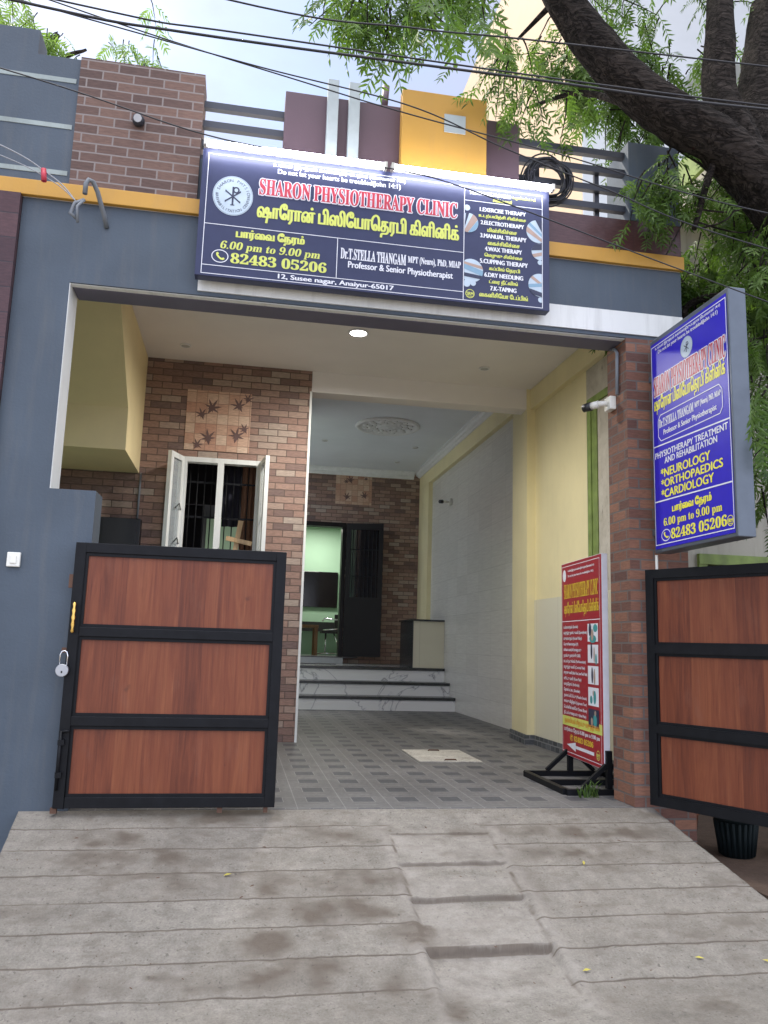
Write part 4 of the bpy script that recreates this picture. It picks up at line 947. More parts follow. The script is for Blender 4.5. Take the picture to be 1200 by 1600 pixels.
F.text(Yl, serif('82483 05206'), -0.180, 3.407, 0.440, 3.478, 0.002, 0.0025); phone(F, W, Yl, -0.25, 3.447, 0.054, 0.045, 0.002)
F.text(W, '12, Susee nagar, Anaiyur-65017', 0.129, 3.326, 0.895, 3.368, 0.002, 0.0022)
F.text(W, serif('Dr.T.STELLA THANGAM'), 0.532, 3.522, 0.975, 3.600, 0.002, 0.001); F.text(W, serif('MPT (Neuro), PhD, MIAP'), 0.988, 3.532, 1.356, 3.594, 0.002, 0.0008)
F.text(W, 'Professor & Senior Physiotherapist', 0.585, 3.450, 1.301, 3.510, 0.002, 0.0018)
F.text(W, 'TREATMENTS PROVIDED', 1.411, 4.104, 1.712, 4.131, 0.002, 0.0014); F.text(Yl, vis('வழங்கப்படும்'), 1.722, 4.100, 1.893, 4.131, 0.002, 0.001); F.text(Yl, vis('சிகிச்சைகள்'), 1.581, 4.066, 1.721, 4.094, 0.002, 0.001)
for t_, x0, z0, x1, z1, tm in (('1.EXERCISE THERAPY', 1.488, 3.986, 1.820, 4.015, 0), ('உடற்பயிற்சி சிகிச்சை', 1.480, 3.935, 1.822, 3.969, 1), ('2.ELECTROTHERAPY', 1.495, 3.889, 1.806, 3.919, 0), ('மின்சிகிச்சை', 1.543, 3.838, 1.755, 3.870, 1),
                               ('3.MANUAL THERAPY', 1.493, 3.792, 1.825, 3.823, 0), ('கைச்சிகிச்சை', 1.547, 3.742, 1.776, 3.775, 1), ('4.WAX THERAPY', 1.527, 3.697, 1.792, 3.728, 0), ('மெழுகு சிகிச்சை', 1.524, 3.645, 1.795, 3.682, 1),
                               ('5.CUPPING THERAPY', 1.492, 3.604, 1.835, 3.636, 0), ('கப்பிங் தெரபி', 1.558, 3.548, 1.778, 3.586, 1), ('6.DRY NEEDLING', 1.525, 3.507, 1.801, 3.538, 0), ('ட்ரை நீட்லிங்', 1.559, 3.452, 1.762, 3.492, 1),
                               ('7.K-TAPING', 1.568, 3.411, 1.753, 3.442, 0), ('கைனிசியோ டேப்பிங்', 1.490, 3.360, 1.835, 3.396, 1)):
    F.text(Yl if tm else W, vis(t_) if tm else t_, x0, z0, x1, z1, 0.002, 0.0018 if tm else 0.0022)
emblem(F, Yl, Nv, 1.424, 3.372, 0.032, 0.002)
build('white_lettering', W, 'ink_white', S); build('yellow_lettering', Yl, 'ink_yellow', S); build('red_lettering', Rd, 'ink_red', S)
build('round_emblem', Pa, 'ink_pale', S); build('emblem_drawing', Nv, 'ink_navy', S)
# round treatment pictures on the sign
P1, P2, P3, P4 = MB(), MB(), MB(), MB(); cl = (1.381, 3.325, 1.938, 4.05)
for cx, cz, r in ((1.405, 3.89, 0.072), (1.43, 3.54, 0.085), (1.91, 3.885, 0.085), (1.925, 3.735, 0.062), (1.925, 3.487, 0.085)): F.disc(P1, cx, cz, r, r, 0.002, 36, clip=cl)
for cx, cz, r in ((1.395, 4.0, 0.022), (1.40, 3.445, 0.026), (1.925, 3.655, 0.018), (1.93, 3.38, 0.02), (1.445, 3.45, 0.02)): F.disc(P1, cx, cz, r, r, 0.0022, 20, clip=cl)
def band(mb, cx, cz, r, ang, d0, d1, h):
    c, s1 = math.cos(R(ang)), math.sin(R(ang)); n = 14; pts = []
    for side in (1, -1):
        for i in range(n):
            d = d0+(d1-d0)*(i/(n-1) if side == 1 else 1-i/(n-1)); d *= r; l = side*math.sqrt(max(r*r-d*d, 0))*0.995
            pts.append((min(max(cx+d*c-l*s1, cl[0]), cl[2]), min(max(cz+d*s1+l*c, cl[1]), cl[3])))
    F.blob(mb, pts, h)
for mb_, rows_ in ((P2, ((1.405, 3.89, .072, -35, -.15, .55), (1.43, 3.54, .085, 80, .35, .6), (1.91, 3.885, .085, 60, -.6, -.15), (1.925, 3.735, .062, 100, -.6, -.2), (1.925, 3.487, .085, 70, .25, .5))),
                   (P3, ((1.405, 3.89, .072, -35, .58, .95), (1.43, 3.54, .085, 75, -.15, .3), (1.91, 3.885, .085, 60, .05, .3), (1.925, 3.487, .085, 95, -.2, .1))),
                   (P4, ((1.405, 3.89, .072, -35, -.75, -.5), (1.43, 3.54, .085, 85, -.6, -.3), (1.91, 3.885, .085, 50, .6, .97), (1.925, 3.735, .062, 95, .15, .95), (1.925, 3.487, .085, 80, -.95, -.5)))):
    for i, q in enumerate(rows_): band(mb_, *q, 0.0026+0.0004*[P2, P3, P4].index(mb_)+0.00003*i)
build('round_picture', P1, 'ink_pale', S); build('picture_skin', P2, 'ink_skin', S); build('picture_blue', P3, 'ink_sky', S); build('picture_dark', P4, 'ink_navy', S)
# tube lights
def tube(x0, x1, label):
    t = thing('tube_light', label, 'tube light', ((x0+x1)/2, 5.0, 4.205), 'tube lights along the signboard top')
    mb = MB(); mb.box(x0-0.012, x1+0.012, 4.985, 5.045, 4.2, 4.215); build('batten', mb, 'plastic', t)
    mb = MB(); mb.tube([(x0, 4.955, 4.190), (x1, 4.955, 4.190)], 0.0205, 12); build('tube', mb, 'tube', t)
    for xa, xb in ((x0-0.02, x0), (x1, x1+0.02)):
        mb = MB(); mb.box(xa, xb, 4.935, 4.985, 4.168, 4.212); build('end_cap', mb, 'plastic', t)
tube(-0.375, 0.795, 'glowing white tube light above the round emblem and red name of the signboard'); tube(0.865, 1.985, 'glowing white tube light above the treatment list of the signboard')

# ================================================================== BLUE PROJECTING SIGN
t = thing('projecting_sign', 'royal blue lightbox sign in a grey frame projecting from the brick pillar', 'sign', (2.81, 4.6, 1.68))
XF = 2.76; mb = MB(); mb.box(XF, 2.875, 4.125, 5.065, 1.665, 3.17); build('box_frame', mb, 'signgrey', t, bevel=0.006)
mb = MB(); mb.box(XF-0.003, XF-0.0002, 4.148, 5.045, 1.69, 3.135); build('sign_face', mb, 'royal', t)
mb = MB(); mb.box(2.79, 2.82, 5.065, 5.149, 2.9, 2.94); mb.box(2.79, 2.82, 5.065, 5.149, 1.8, 1.84); build('bracket', mb, 'signgrey', t)
mb = MB(); mb.tube([(2.79, 5.10, 1.66), (2.80, 5.12, 1.45)], 0.010, 8); build('cable_sleeve', mb, 'plastic', t)
F = Face((XF-0.003, 0, 0), (0, -1, 0), (0, 0, 1), (-1, 0, 0)); W, Yl, Rd, Nv, Pa = MB(), MB(), MB(), MB(), MB()
def b(y0, z0, y1, z1): return (-y0, z0, -y1, z1)
F.frame(W, -5.037, 1.716, -4.150, 3.110, 0.006, 0.002)
F.text(W, T_VERSE, *b(4.985, 3.072, 4.205, 3.100), 0.002, 0.001); F.text(W, E_VERSE, *b(4.945, 3.035, 4.232, 3.068), 0.002, 0.0012)
logo(F, Pa, Nv, -4.588, 2.962, 0.072, 0.070, 0.002)
F.text(W, E_NAME, *b(5.010, 2.745, 4.168, 2.882), 0.002, outline=0.008); F.text(Rd, E_NAME, *b(5.010, 2.745, 4.168, 2.882), 0.0042, 0.001)
F.text(Yl, T_NAME, *b(5.016, 2.610, 4.180, 2.745), 0.002, 0.002)
mbx = [(-4.935, 2.42), (-4.247, 2.42), (-4.217, 2.455), (-4.217, 2.565), (-4.247, 2.60), (-4.935, 2.60), (-4.966, 2.565), (-4.966, 2.455)]
for i in range(8): F.line(W, *mbx[i], *mbx[(i+1) % 8], 0.006, 0.0020+0.0002*i)
F.text(W, serif('Dr.T.STELLA THANGAM'), *b(4.955, 2.512, 4.53, 2.572), 0.002, 0.001); F.text(W, serif('MPT (Neuro), PhD, MIAP'), *b(4.515, 2.520, 4.232, 2.566), 0.002, 0.001)
F.text(W, 'Professor & Senior Physiotherapist', *b(4.90, 2.442, 4.279, 2.490), 0.002, 0.0015)
F.line(W, -5.037, 2.394, -4.15, 2.366, 0.009, 0.0023); F.line(W, -5.037, 2.01, -4.15, 1.988, 0.009, 0.0023)
F.text(W, 'PHYSIOTHERAPY TREATMENT', *b(5.018, 2.306, 4.174, 2.348), 0.002, 0.002); F.text(W, 'AND REHABILITATION', *b(4.896, 2.254, 4.287, 2.296), 0.002, 0.002)
for t_, y0, z0, y1, z1 in (('*NEUROLOGY', 4.948, 2.165, 4.366, 2.225), ('*ORTHOPAEDICS', 4.946, 2.094, 4.238, 2.150), ('*CARDIOLOGY', 4.947, 2.022, 4.336, 2.080)): F.text(Yl, t_, *b(y0, z0, y1, z1), 0.002, 0.003)
F.text(Yl, T_TIME, *b(4.816, 1.895, 4.369, 1.968), 0.002, 0.004); F.text(Yl, serif('6.00 pm to 9.00 pm'), *b(4.929, 1.820, 4.262, 1.886), 0.002, 0.001)
F.text(Yl, serif('82483 05206'), *b(4.84, 1.738, 4.222, 1.806), 0.002, 0.002); phone(F, W, Yl, -4.905, 1.772, 0.058, 0.040, 0.002); emblem(F, Yl, Nv, -4.186, 1.765, 0.032, 0.002)
build('white_lettering', W, 'ink_white', t); build('yellow_lettering', Yl, 'ink_bright', t); build('red_lettering', Rd, 'ink_red', t); build('round_emblem', Pa, 'ink_pale', t); build('emblem_drawing', Nv, 'ink_navy', t)

# ================================================================== RED STANDING SIGN
t = thing('standing_sign', 'tall red sign on a black iron stand beside the brick pillar', 'sign', (2.67, 6.03, 0))
pa, pb = Vector((2.695, 6.53, 0)), Vector((2.628, 5.615, 0)); du = (pb-pa).normalized(); Lr = (pb-pa).length; nn = Vector((du.y, -du.x, 0))
if nn.x > 0: nn = -nn
mb = MB(); mb.obox(pa, du, nn, 0, Lr, -0.045, 0.0, 0.165, 1.72); build('board', mb, 'ink_white', t)
mb = MB(); mb.obox(pa, du, nn, 0.004, Lr-0.004, 0.0002, 0.004, 0.169, 1.716); build('sign_face', mb, 'red', t)
F = Face(pa+nn*0.004, du, (0, 0, 1), nn); W, Yl, Go, Or, Gr = MB(), MB(), MB(), MB(), MB(); k = Lr
F.frame(W, 0.02*k, 0.195, 0.965*k, 1.69, 0.005, 0.0015)
F.disc(W, 0.09*k, 1.615, 0.042, 0.05, 0.0015, 28)
F.text(W, T_VERSE, 0.19*k, 1.635, 0.85*k, 1.660, 0.0015, 0.0012); F.text(W, E_VERSE, 0.19*k, 1.592, 0.83*k, 1.615, 0.0015, 0.0012)
F.text(Go, E_NAME, 0.08*k, 1.42, 0.93*k, 1.54, 0.0015, 0.001); F.text(Go, T_NAME, 0.08*k, 1.265, 0.94*k, 1.395, 0.0015, 0.0018)
F.line(W, 0.02*k, 1.235, 0.965*k, 1.235, 0.006, 0.0018)
rows = ['பக்கவாதம் (Stroke)', 'கழுத்து தண்டு வலி (Spondylosis)', 'முகவாதம் (Facial Palsy)', 'பெருமூளைவாதம் (CP)', 'மூளை வளர்ச்சி குறைபாடு', 'நரம்பு தளர்ச்சி (GBS)', 'உடல் நடுக்கம் (Parkinsonism)', 'கழுத்து வலி (Cervical Pain)', 'முதுகு வலி (Back Pain, Low Back Pain)', 'மூட்டு வலி (Knee Pain)', 'வாதநோய் (Arthritis)', 'தோள்பட்டை (Shoulder)', 'தசைப்பிடிப்பு (Muscle Strain)', 'சவ்வு கிழிதல் (Ligament Tear)', 'டென்னிஸ் எல்போ (Tennis Elbow)', 'நீட்டல் குறைபாடு (Heel Pain)']
z = 1.185
for i, r_ in enumerate(rows):
    wd = min(0.60, 0.018*len(r_)+0.06)
    F.text(W, vis(r_), 0.06*k, z-0.018, (0.06+wd)*k, z+0.018, 0.0015, 0.0012); z -= 0.0457
for i in range(5):
    z1 = 1.205-i*0.158; F.rect(Gr if i == 4 else W, 0.68*k, z1-0.135, 0.92*k, z1, 0.0018)
Te, Sk, Bl = MB(), MB(), MB()
for (dx, dz, rx, ry, g) in ((0.86, 1.17, .05, .03, Te), (0.80, 1.09, .08, .03, Te), (0.74, 1.16, .03, .05, Bl), (0.79, 1.12, .03, .045, Sk), (0.77, 1.0, .02, .06, Bl), (0.83, 0.97, .015, .06, Sk), (0.87, 0.94, .02, .04, Te), (0.78, 0.82, .02, .06, Bl), (0.83, 0.81, .02, .06, Sk),
                            (0.75, 0.64, .03, .03, Te), (0.83, 0.66, .03, .05, Te), (0.80, 0.69, .015, .02, Sk), (0.83, 0.49, .04, .05, Te), (0.84, 0.545, .02, .02, Sk), (0.76, 0.48, .025, .03, Sk)):
    F.disc(g, dx*k, dz, rx*k, ry, 0.0024 if g is Te else 0.0028 if g is Sk else 0.0032, 16)
F.rect(Yl, 0.012*k, 0.40, 0.985*k, 0.475, 0.0015)
F.text(Or, vis('நரம்பியல் சிறப்பு மருத்துவம்'), 0.08*k, 0.408, 0.93*k, 0.468, 0.0022, 0.002)
F.text(W, T_TIME+' '+serif('6.00 pm to 9.00 pm'), 0.06*k, 0.345, 0.93*k, 0.392, 0.0015, 0.001); F.text(Go, '✆ '+serif('82483 05206'), 0.22*k, 0.288, 0.78*k, 0.338, 0.0015, 0.002)
F.blob(W, [(0.13*k, 0.252), (0.36*k, 0.285), (0.36*k, 0.262), (0.80*k, 0.262), (0.80*k, 0.238), (0.36*k, 0.238), (0.36*k, 0.215)], 0.0015); emblem(F, Yl, Gr, 0.89*k, 0.25, 0.036, 0.0015)
build('white_lettering', W, 'ink_white', t); build('yellow_lettering', Yl, 'ink_yellow', t); build('golden_lettering', Go, 'ink_gold', t); build('orange_lettering', Or, 'ink_orange', t)
build('dark_picture', Gr, 'ink_navy', t); build('picture_teal', Te, 'ink_teal', t); build('picture_skin', Sk, 'ink_skin', t); build('picture_dark', Bl, 'ink_navy', t)
mb = MB()
for y in (5.585, 6.0, 6.43): mb.box(2.33 if y != 6.0 else 2.355, 3.0, y-0.02, y+0.02, 0.0, 0.04)
for x in (2.31, 2.98): mb.box(x, x+0.045, 5.605, 6.41, 0.0, 0.04)
build('base_frame', mb, 'black', t)
for y, xb in ((5.60, 2.655), (6.42, 2.71)):
    mb = MB(); mb.box(xb-0.02, xb+0.02, y-0.018, y+0.018, 0.041, 0.30); mb.bar((xb-0.02, y, 0.20), (xb-0.20, y, 0.045), 0.03); mb.bar((xb+0.02, y, 0.20), (xb+0.20, y, 0.045), 0.03); build('leg', mb, 'black', t)
# weed by the stand
mb = MB()
for i in range(26):
    a = random.uniform(0, 2*math.pi); l = random.uniform(0.05, 0.13); bx, by = 2.46+random.uniform(-.07, .07), 5.50+random.uniform(-.02, .02); tip = Vector((bx+l*0.7*math.cos(a), by+l*0.5*math.sin(a), l)); q = Vector((bx, by, 0.0)); s1 = Vector((-math.sin(a), math.cos(a), 0))*0.006
    mid = (q+tip)/2+Vector((0, 0, l*0.25)); mb.face([q-s1, q+s1, mid+s1, mid-s1]); mb.face([mid-s1, mid+s1, tip])
tag(build('weed', mb, 'leaf', None, (2.46, 5.5, 0)), 'small tuft of green weed at the foot of the red sign stand', 'weed')

# ================================================================== POTS UNDER THE RIGHT GATE
def pot(x, y, r, h, mat, label, ribs=0):
    mb = MB(); n = 40
    mb.lathe((x, y, -0.30), [(r*0.75, 0), (r*0.78, 0.01), (r, h*0.9), (r*1.08, h*0.92), (r*1.08, h), (r*0.95, h), (r*0.9, h*0.88)], n)
    if ribs:
        for i in range(ribs):
            t0 = 2*math.pi*i/ribs; mb.tube([(x+r*0.78*math.cos(t0), y+r*0.78*math.sin(t0), -0.29), (x+r*math.cos(t0), y+r*math.sin(t0), -0.30+h*0.88)], 0.012, 6)
    tag(build('flower_pot', mb, mat, None, (x, y, -0.30)), label, 'flower pot', 'pots beside the ramp')
pot(3.32, 5.12, 0.13, 0.25, 'shadedpot', 'dark ribbed pot standing under the gate leaf beside the brick pillar', 22)
pot(3.72, 4.92, 0.17, 0.27, 'terracotta', 'wider terracotta pot next to the dark ribbed pot')
pot(3.05, 5.35, 0.12, 0.25, 'terracotta', 'small terracotta pot at the foot of the brick pillar')

# ================================================================== NEIGHBOURING HOUSES
H = thing('neighbour_house', 'weathered cream house with green window frames behind the blue sign', 'house', (6, 6.5, -0.3))
mb = MB(); mb.box(3.72, 4.02, 6.5, 6.7, -0.5, 5.1); mb.box(4.02, 5.4, 6.5, 6.7, 1.87, 5.1); mb.box(4.02, 5.4, 6.5, 6.7, -0.5, 0.7); mb.box(5.4, 9.5, 6.5, 6.7, -0.5, 5.1); mb.box(3.72, 3.85, 6.7, 9.9, -0.5, 5.1); mb.box(9.4, 9.5, 6.7, 9.9, -0.5, 5.1)
build('house_wall', mb, 'neighbour', H)
wf = MB(); wf.box(3.94, 4.02, 6.47, 6.6, 0.62, 1.78); wf.box(3.94, 5.48, 6.46, 6.6, 1.78, 1.87); wf.box(5.40, 5.48, 6.47, 6.6, 0.62, 1.78); wf.box(4.02, 5.40, 6.47, 6.6, 0.62, 0.70); wf.box(4.68, 4.74, 6.48, 6.6, 0.70, 1.78)
hw = build('window', wf, 'green', H)
mb = MB(); mb.box(4.02, 4.68, 6.56, 6.57, 0.70, 1.78); mb.box(4.74, 5.40, 6.56, 6.57, 0.70, 1.78); build('pane', mb, 'darkglass', hw)
mb = MB(); mb.box(3.72, 9.5, 5.75, 6.5, 4.95, 5.10); mb.box(3.72, 9.5, 5.70, 5.75, 4.88, 5.14); build('sunshade', mb, 'neighbour', H)
mb = MB(); mb.box(3.72, 9.5, 5.698, 6.7, 5.141, 5.42); build('green_fascia', mb, 'green', H)
mb = MB(); mb.box(3.72, 9.5, 6.71, 9.9, 5.1, 5.25); build('terrace_slab', mb, 'whitehouse', H)
TH = thing('tall_house', 'tall cream and white house rising behind the railing with the cable coil', 'house', (7, 12, -0.5))
mb = MB(); mb.face([(4.472, 10, -0.5), (4.472, 22, -0.5), (4.472, 22, 13.8), (4.472, 10, 13.8)]); mb.face([(4.472, 22, -0.5), (14, 22, -0.5), (14, 22, 13.8), (4.472, 22, 13.8)]); mb.face([(4.472, 10, 13.8), (14, 10, 13.8), (14, 22, 13.8), (4.472, 22, 13.8)])
build('side_wall', mb, 'creamhouse', TH)
mb = MB(); mb.box(4.474, 14, 9.98, 10.0, -0.5, 13.8); build('front_wall', mb, 'whitehouse', TH)
for x in (6.3, 9.6):
    for z in (4.6, 8.0, 11.2):
        mb = MB(); mb.box(x, x+1.2, 9.92, 9.979, z, z+1.3); hw = build('window', mb, 'whitehouse', TH)
        mb = MB(); mb.box(x+0.08, x+0.57, 9.90, 9.919, z+0.08, z+1.22); mb.box(x+0.63, x+1.12, 9.90, 9.919, z+0.08, z+1.22); build('pane', mb, 'darkglass', hw)
        mb = MB(); mb.box(x-0.2, x+1.4, 9.45, 9.979, z+1.4, z+1.48); build('sunshade', mb, 'whitehouse', TH)
LH = thing('far_house', 'pale house top glimpsed behind the grooved blue parapet', 'house', (-8, 20, -0.5))
mb = MB(); mb.box(-12, -4.55, 18.5, 24, -0.5, 14.0); build('house_wall', mb, 'creamhouse', LH)
mb = MB(); mb.box(-12.1, -4.5, 18.4, 24.1, 14.0, 14.12); build('roof_edge', mb, 'whitehouse', LH)

# ================================================================== TREES
class Leaves:
    def __init__(s): s.V = []; s.F = []; s.n = 0
    def leaflet(s, p, d, nrm, L, wd):
        side = np.cross(d, nrm); side /= (np.linalg.norm(side)+1e-9); sick = side*L*0.12
        q = [p, p+d*L*0.25+side*wd*0.8+sick*0.2, p+d*L*0.62+side*wd*0.75+sick*0.7, p+d*L+sick*1.6-nrm*L*0.08, p+d*L*0.62-side*wd*0.55+sick*0.7, p+d*L*0.25-side*wd*0.7+sick*0.2]
        q[0] = q[0]-nrm*0; 
        b = s.n; s.V.extend(q); s.F.extend([[b, b+1, b+2, b+3], [b, b+3, b+4, b+5]]); s.n += 6
    def frond(s, p, d, L, size, droop=0.5):
        p = np.array(p, float); d = np.array(d, float); d /= np.linalg.norm(d); n = RNG.integers(5, 8)
        pts = [p]; dd = d.copy()
        for i in range(n):
            dd = dd+np.array([0, 0, -droop/n]); dd /= np.linalg.norm(dd); pts.append(pts[-1]+dd*L/n)
        roll = RNG.normal(0, 0.6)
        for i in range(1, n+1):
            ax = pts[i]-pts[i-1]; ax /= np.linalg.norm(ax); sd_ = np.cross(ax, [0, 0, 1.0]); sd_ = sd_ if np.linalg.norm(sd_) > 0.1 else np.array([1.0, 0, 0]); sd_ /= np.linalg.norm(sd_); upv = np.cross(sd_, ax)
            sd_ = sd_*math.cos(roll)+upv*math.sin(roll); upv = np.cross(sd_, ax)
            sz = size*(0.75+0.35*math.sin(math.pi*i/(n+1)))
            for sg in (1, -1):
                ld = sd_*sg*0.8+ax*0.55+RNG.normal(0, 0.14, 3)+np.array([0, 0, -0.22]); ld /= np.linalg.norm(ld)
                s.leaflet(pts[i], ld, upv+RNG.normal(0, 0.2, 3), sz*RNG.uniform(0.85, 1.1), sz*0.15)
        s.leaflet(pts[-1], dd, np.array([0, 0, 1.0])+RNG.normal(0, 0.2, 3), size*0.9, size*0.15)
        # rachis
        w_ = np.cross(d, [0, 0, 1.0]); w_ = w_/(np.linalg.norm(w_)+1e-9)*0.0018; b = s.n
        for q in pts: s.V.extend([q-w_, q+w_]); s.n += 2
        for i in range(n): s.F.append([b+2*i, b+2*i+1, b+2*i+3, b+2*i+2])
    def spray(s, p, d, twig, n, L, size, wood=None):
        p = np.array(p, float); d = np.array(d, float); d /= np.linalg.norm(d); cur = p.copy(); path = [cur.copy()]; dd = d.copy()
        for i in range(n):
            dd = dd+RNG.normal(0, 0.10, 3)+np.array([0, 0, -0.10]); dd /= np.linalg.norm(dd); cur = cur+dd*twig/n; path.append(cur.copy())
            a = RNG.uniform(0, 2*math.pi); o = np.array([math.cos(a), math.sin(a), RNG.uniform(-0.3, 0.35)])+dd*0.5
            s.frond(cur, o, L*RNG.uniform(0.75, 1.15), size*RNG.uniform(0.8, 1.15), RNG.uniform(0.5, 1.4))
        if wood is not None and len(path) > 2: wood.tube([Vector(q) for q in path], [0.007-0.005*i/(len(path)-1) for i in range(len(path))], 5, caps=False)
    def build(s, name, mat, parent):
        off = np.array(wpos(parent)); me = bpy.data.meshes.new(name); me.from_pydata((np.array(s.V)-off).tolist(), [], s.F)
        me.materials.append(M[mat]); o = bpy.data.objects.new(name, me); COL.objects.link(o); o.parent = parent; return o

TR = thing('neem_tree', 'big neem tree with a thick dark limb arching above the blue lightbox sign', 'tree', (4.35, 4.9, -0.47))
def smooth(path, n=6):
    P = [Vector(p) for p in path]; out = []
    for i in range(len(P)-1):
        p0, p1, p2, p3 = P[max(i-1, 0)], P[i], P[i+1], P[min(i+2, len(P)-1)]
        for k in range(n):
            t = k/n; out.append(0.5*((2*p1)+(p2-p0)*t+(2*p0-5*p1+4*p2-p3)*t*t+(3*p1-p0-3*p2+p3)*t**3))
    out.append(P[-1]); return out
def limb(mb, path, r0, r1, n=14, wob=0.05):
    big = r0 > 0.1; n = 40 if big else n
    P = smooth(path, 16 if big else 6); N = len(P); mb.tube(P, [r0+(r1-r0)*i/(N-1) for i in range(N)], n, wob=wob)
tr = MB()
limb(tr, [(4.4, 4.95, -0.6), (4.3, 4.9, 1.2), (4.15, 4.85, 2.8), (3.9, 4.8, 3.75), (3.57, 4.8, 4.29), (3.24, 4.8, 4.56), (2.87, 4.8, 4.75), (2.52, 4.8, 4.96), (2.24, 4.8, 5.24), (2.0, 4.8, 5.58), (1.77, 4.8, 6.0), (1.4, 4.7, 6.6)], 0.25, 0.092, 18)
limb(tr, [(3.5, 4.82, 4.35), (3.36, 4.85, 4.75), (3.27, 4.9, 5.1), (3.30, 4.9, 5.6), (3.4, 5.0, 6.4)], 0.15, 0.085)
limb(tr, [(3.85, 4.85, 4.0), (3.68, 5.0, 4.7), (3.75, 5.1, 5.3), (3.95, 5.2, 6.2)], 0.21, 0.13)
limb(tr, [(3.14, 4.8, 4.45), (3.08, 4.82, 4.25), (3.03, 4.84, 4.05), (3.0, 4.85, 3.95)], 0.028, 0.018, 8, 0.03)
limb(tr, [(4.2, 5.0, 2.9), (3.95, 5.2, 3.55), (3.55, 5.35, 3.72), (3.25, 5.4, 3.62), (3.3, 5.4, 3.3)], 0.06, 0.012, 8, 0.03)
limb(tr, [(2.9, 4.9, 4.8), (2.7, 5.4, 5.3), (2.5, 5.7, 5.55), (2.15, 5.9, 5.5)], 0.04, 0.012, 8, 0.03)
limb(tr, [(1.75, 4.8, 6.0), (1.2, 4.6, 5.9), (0.8, 4.4, 5.4)], 0.05, 0.012, 8, 0.03)
limb(tr, [(1.98, 4.8, 5.56), (1.9, 4.9, 5.5), (1.75, 5.0, 5.35)], 0.03, 0.010, 8, 0.03)
for a in ([(3.05, 4.84, 4.1), (3.3, 4.8, 4.1), (3.55, 4.75, 4.25)], [(3.03, 4.84, 4.0), (3.4, 4.9, 4.0), (3.7, 4.9, 4.1)], [(3.05, 4.84, 3.96), (3.25, 4.8, 4.05), (3.45, 4.8, 4.4)], [(3.05, 4.84, 4.2), (2.95, 4.85, 4.05), (2.8, 4.88, 3.75)]):
    limb(tr, a, 0.008, 0.004, 5, 0)
lf = Leaves(); tw = tr
def cluster(c, rad, n, d=(0, 0, -1), twig=0.35, nf=6, L=0.20, size=0.062, spread=0.8):
    for i in range(n):
        p = np.array(c)+RNG.normal(0, 1, 3)*np.array(rad)*0.55
        dd = np.array(d, float)+RNG.normal(0, spread, 3)*0.6
        lf.spray(p, dd, twig*RNG.uniform(0.6, 1.2), nf, L, size, tw)
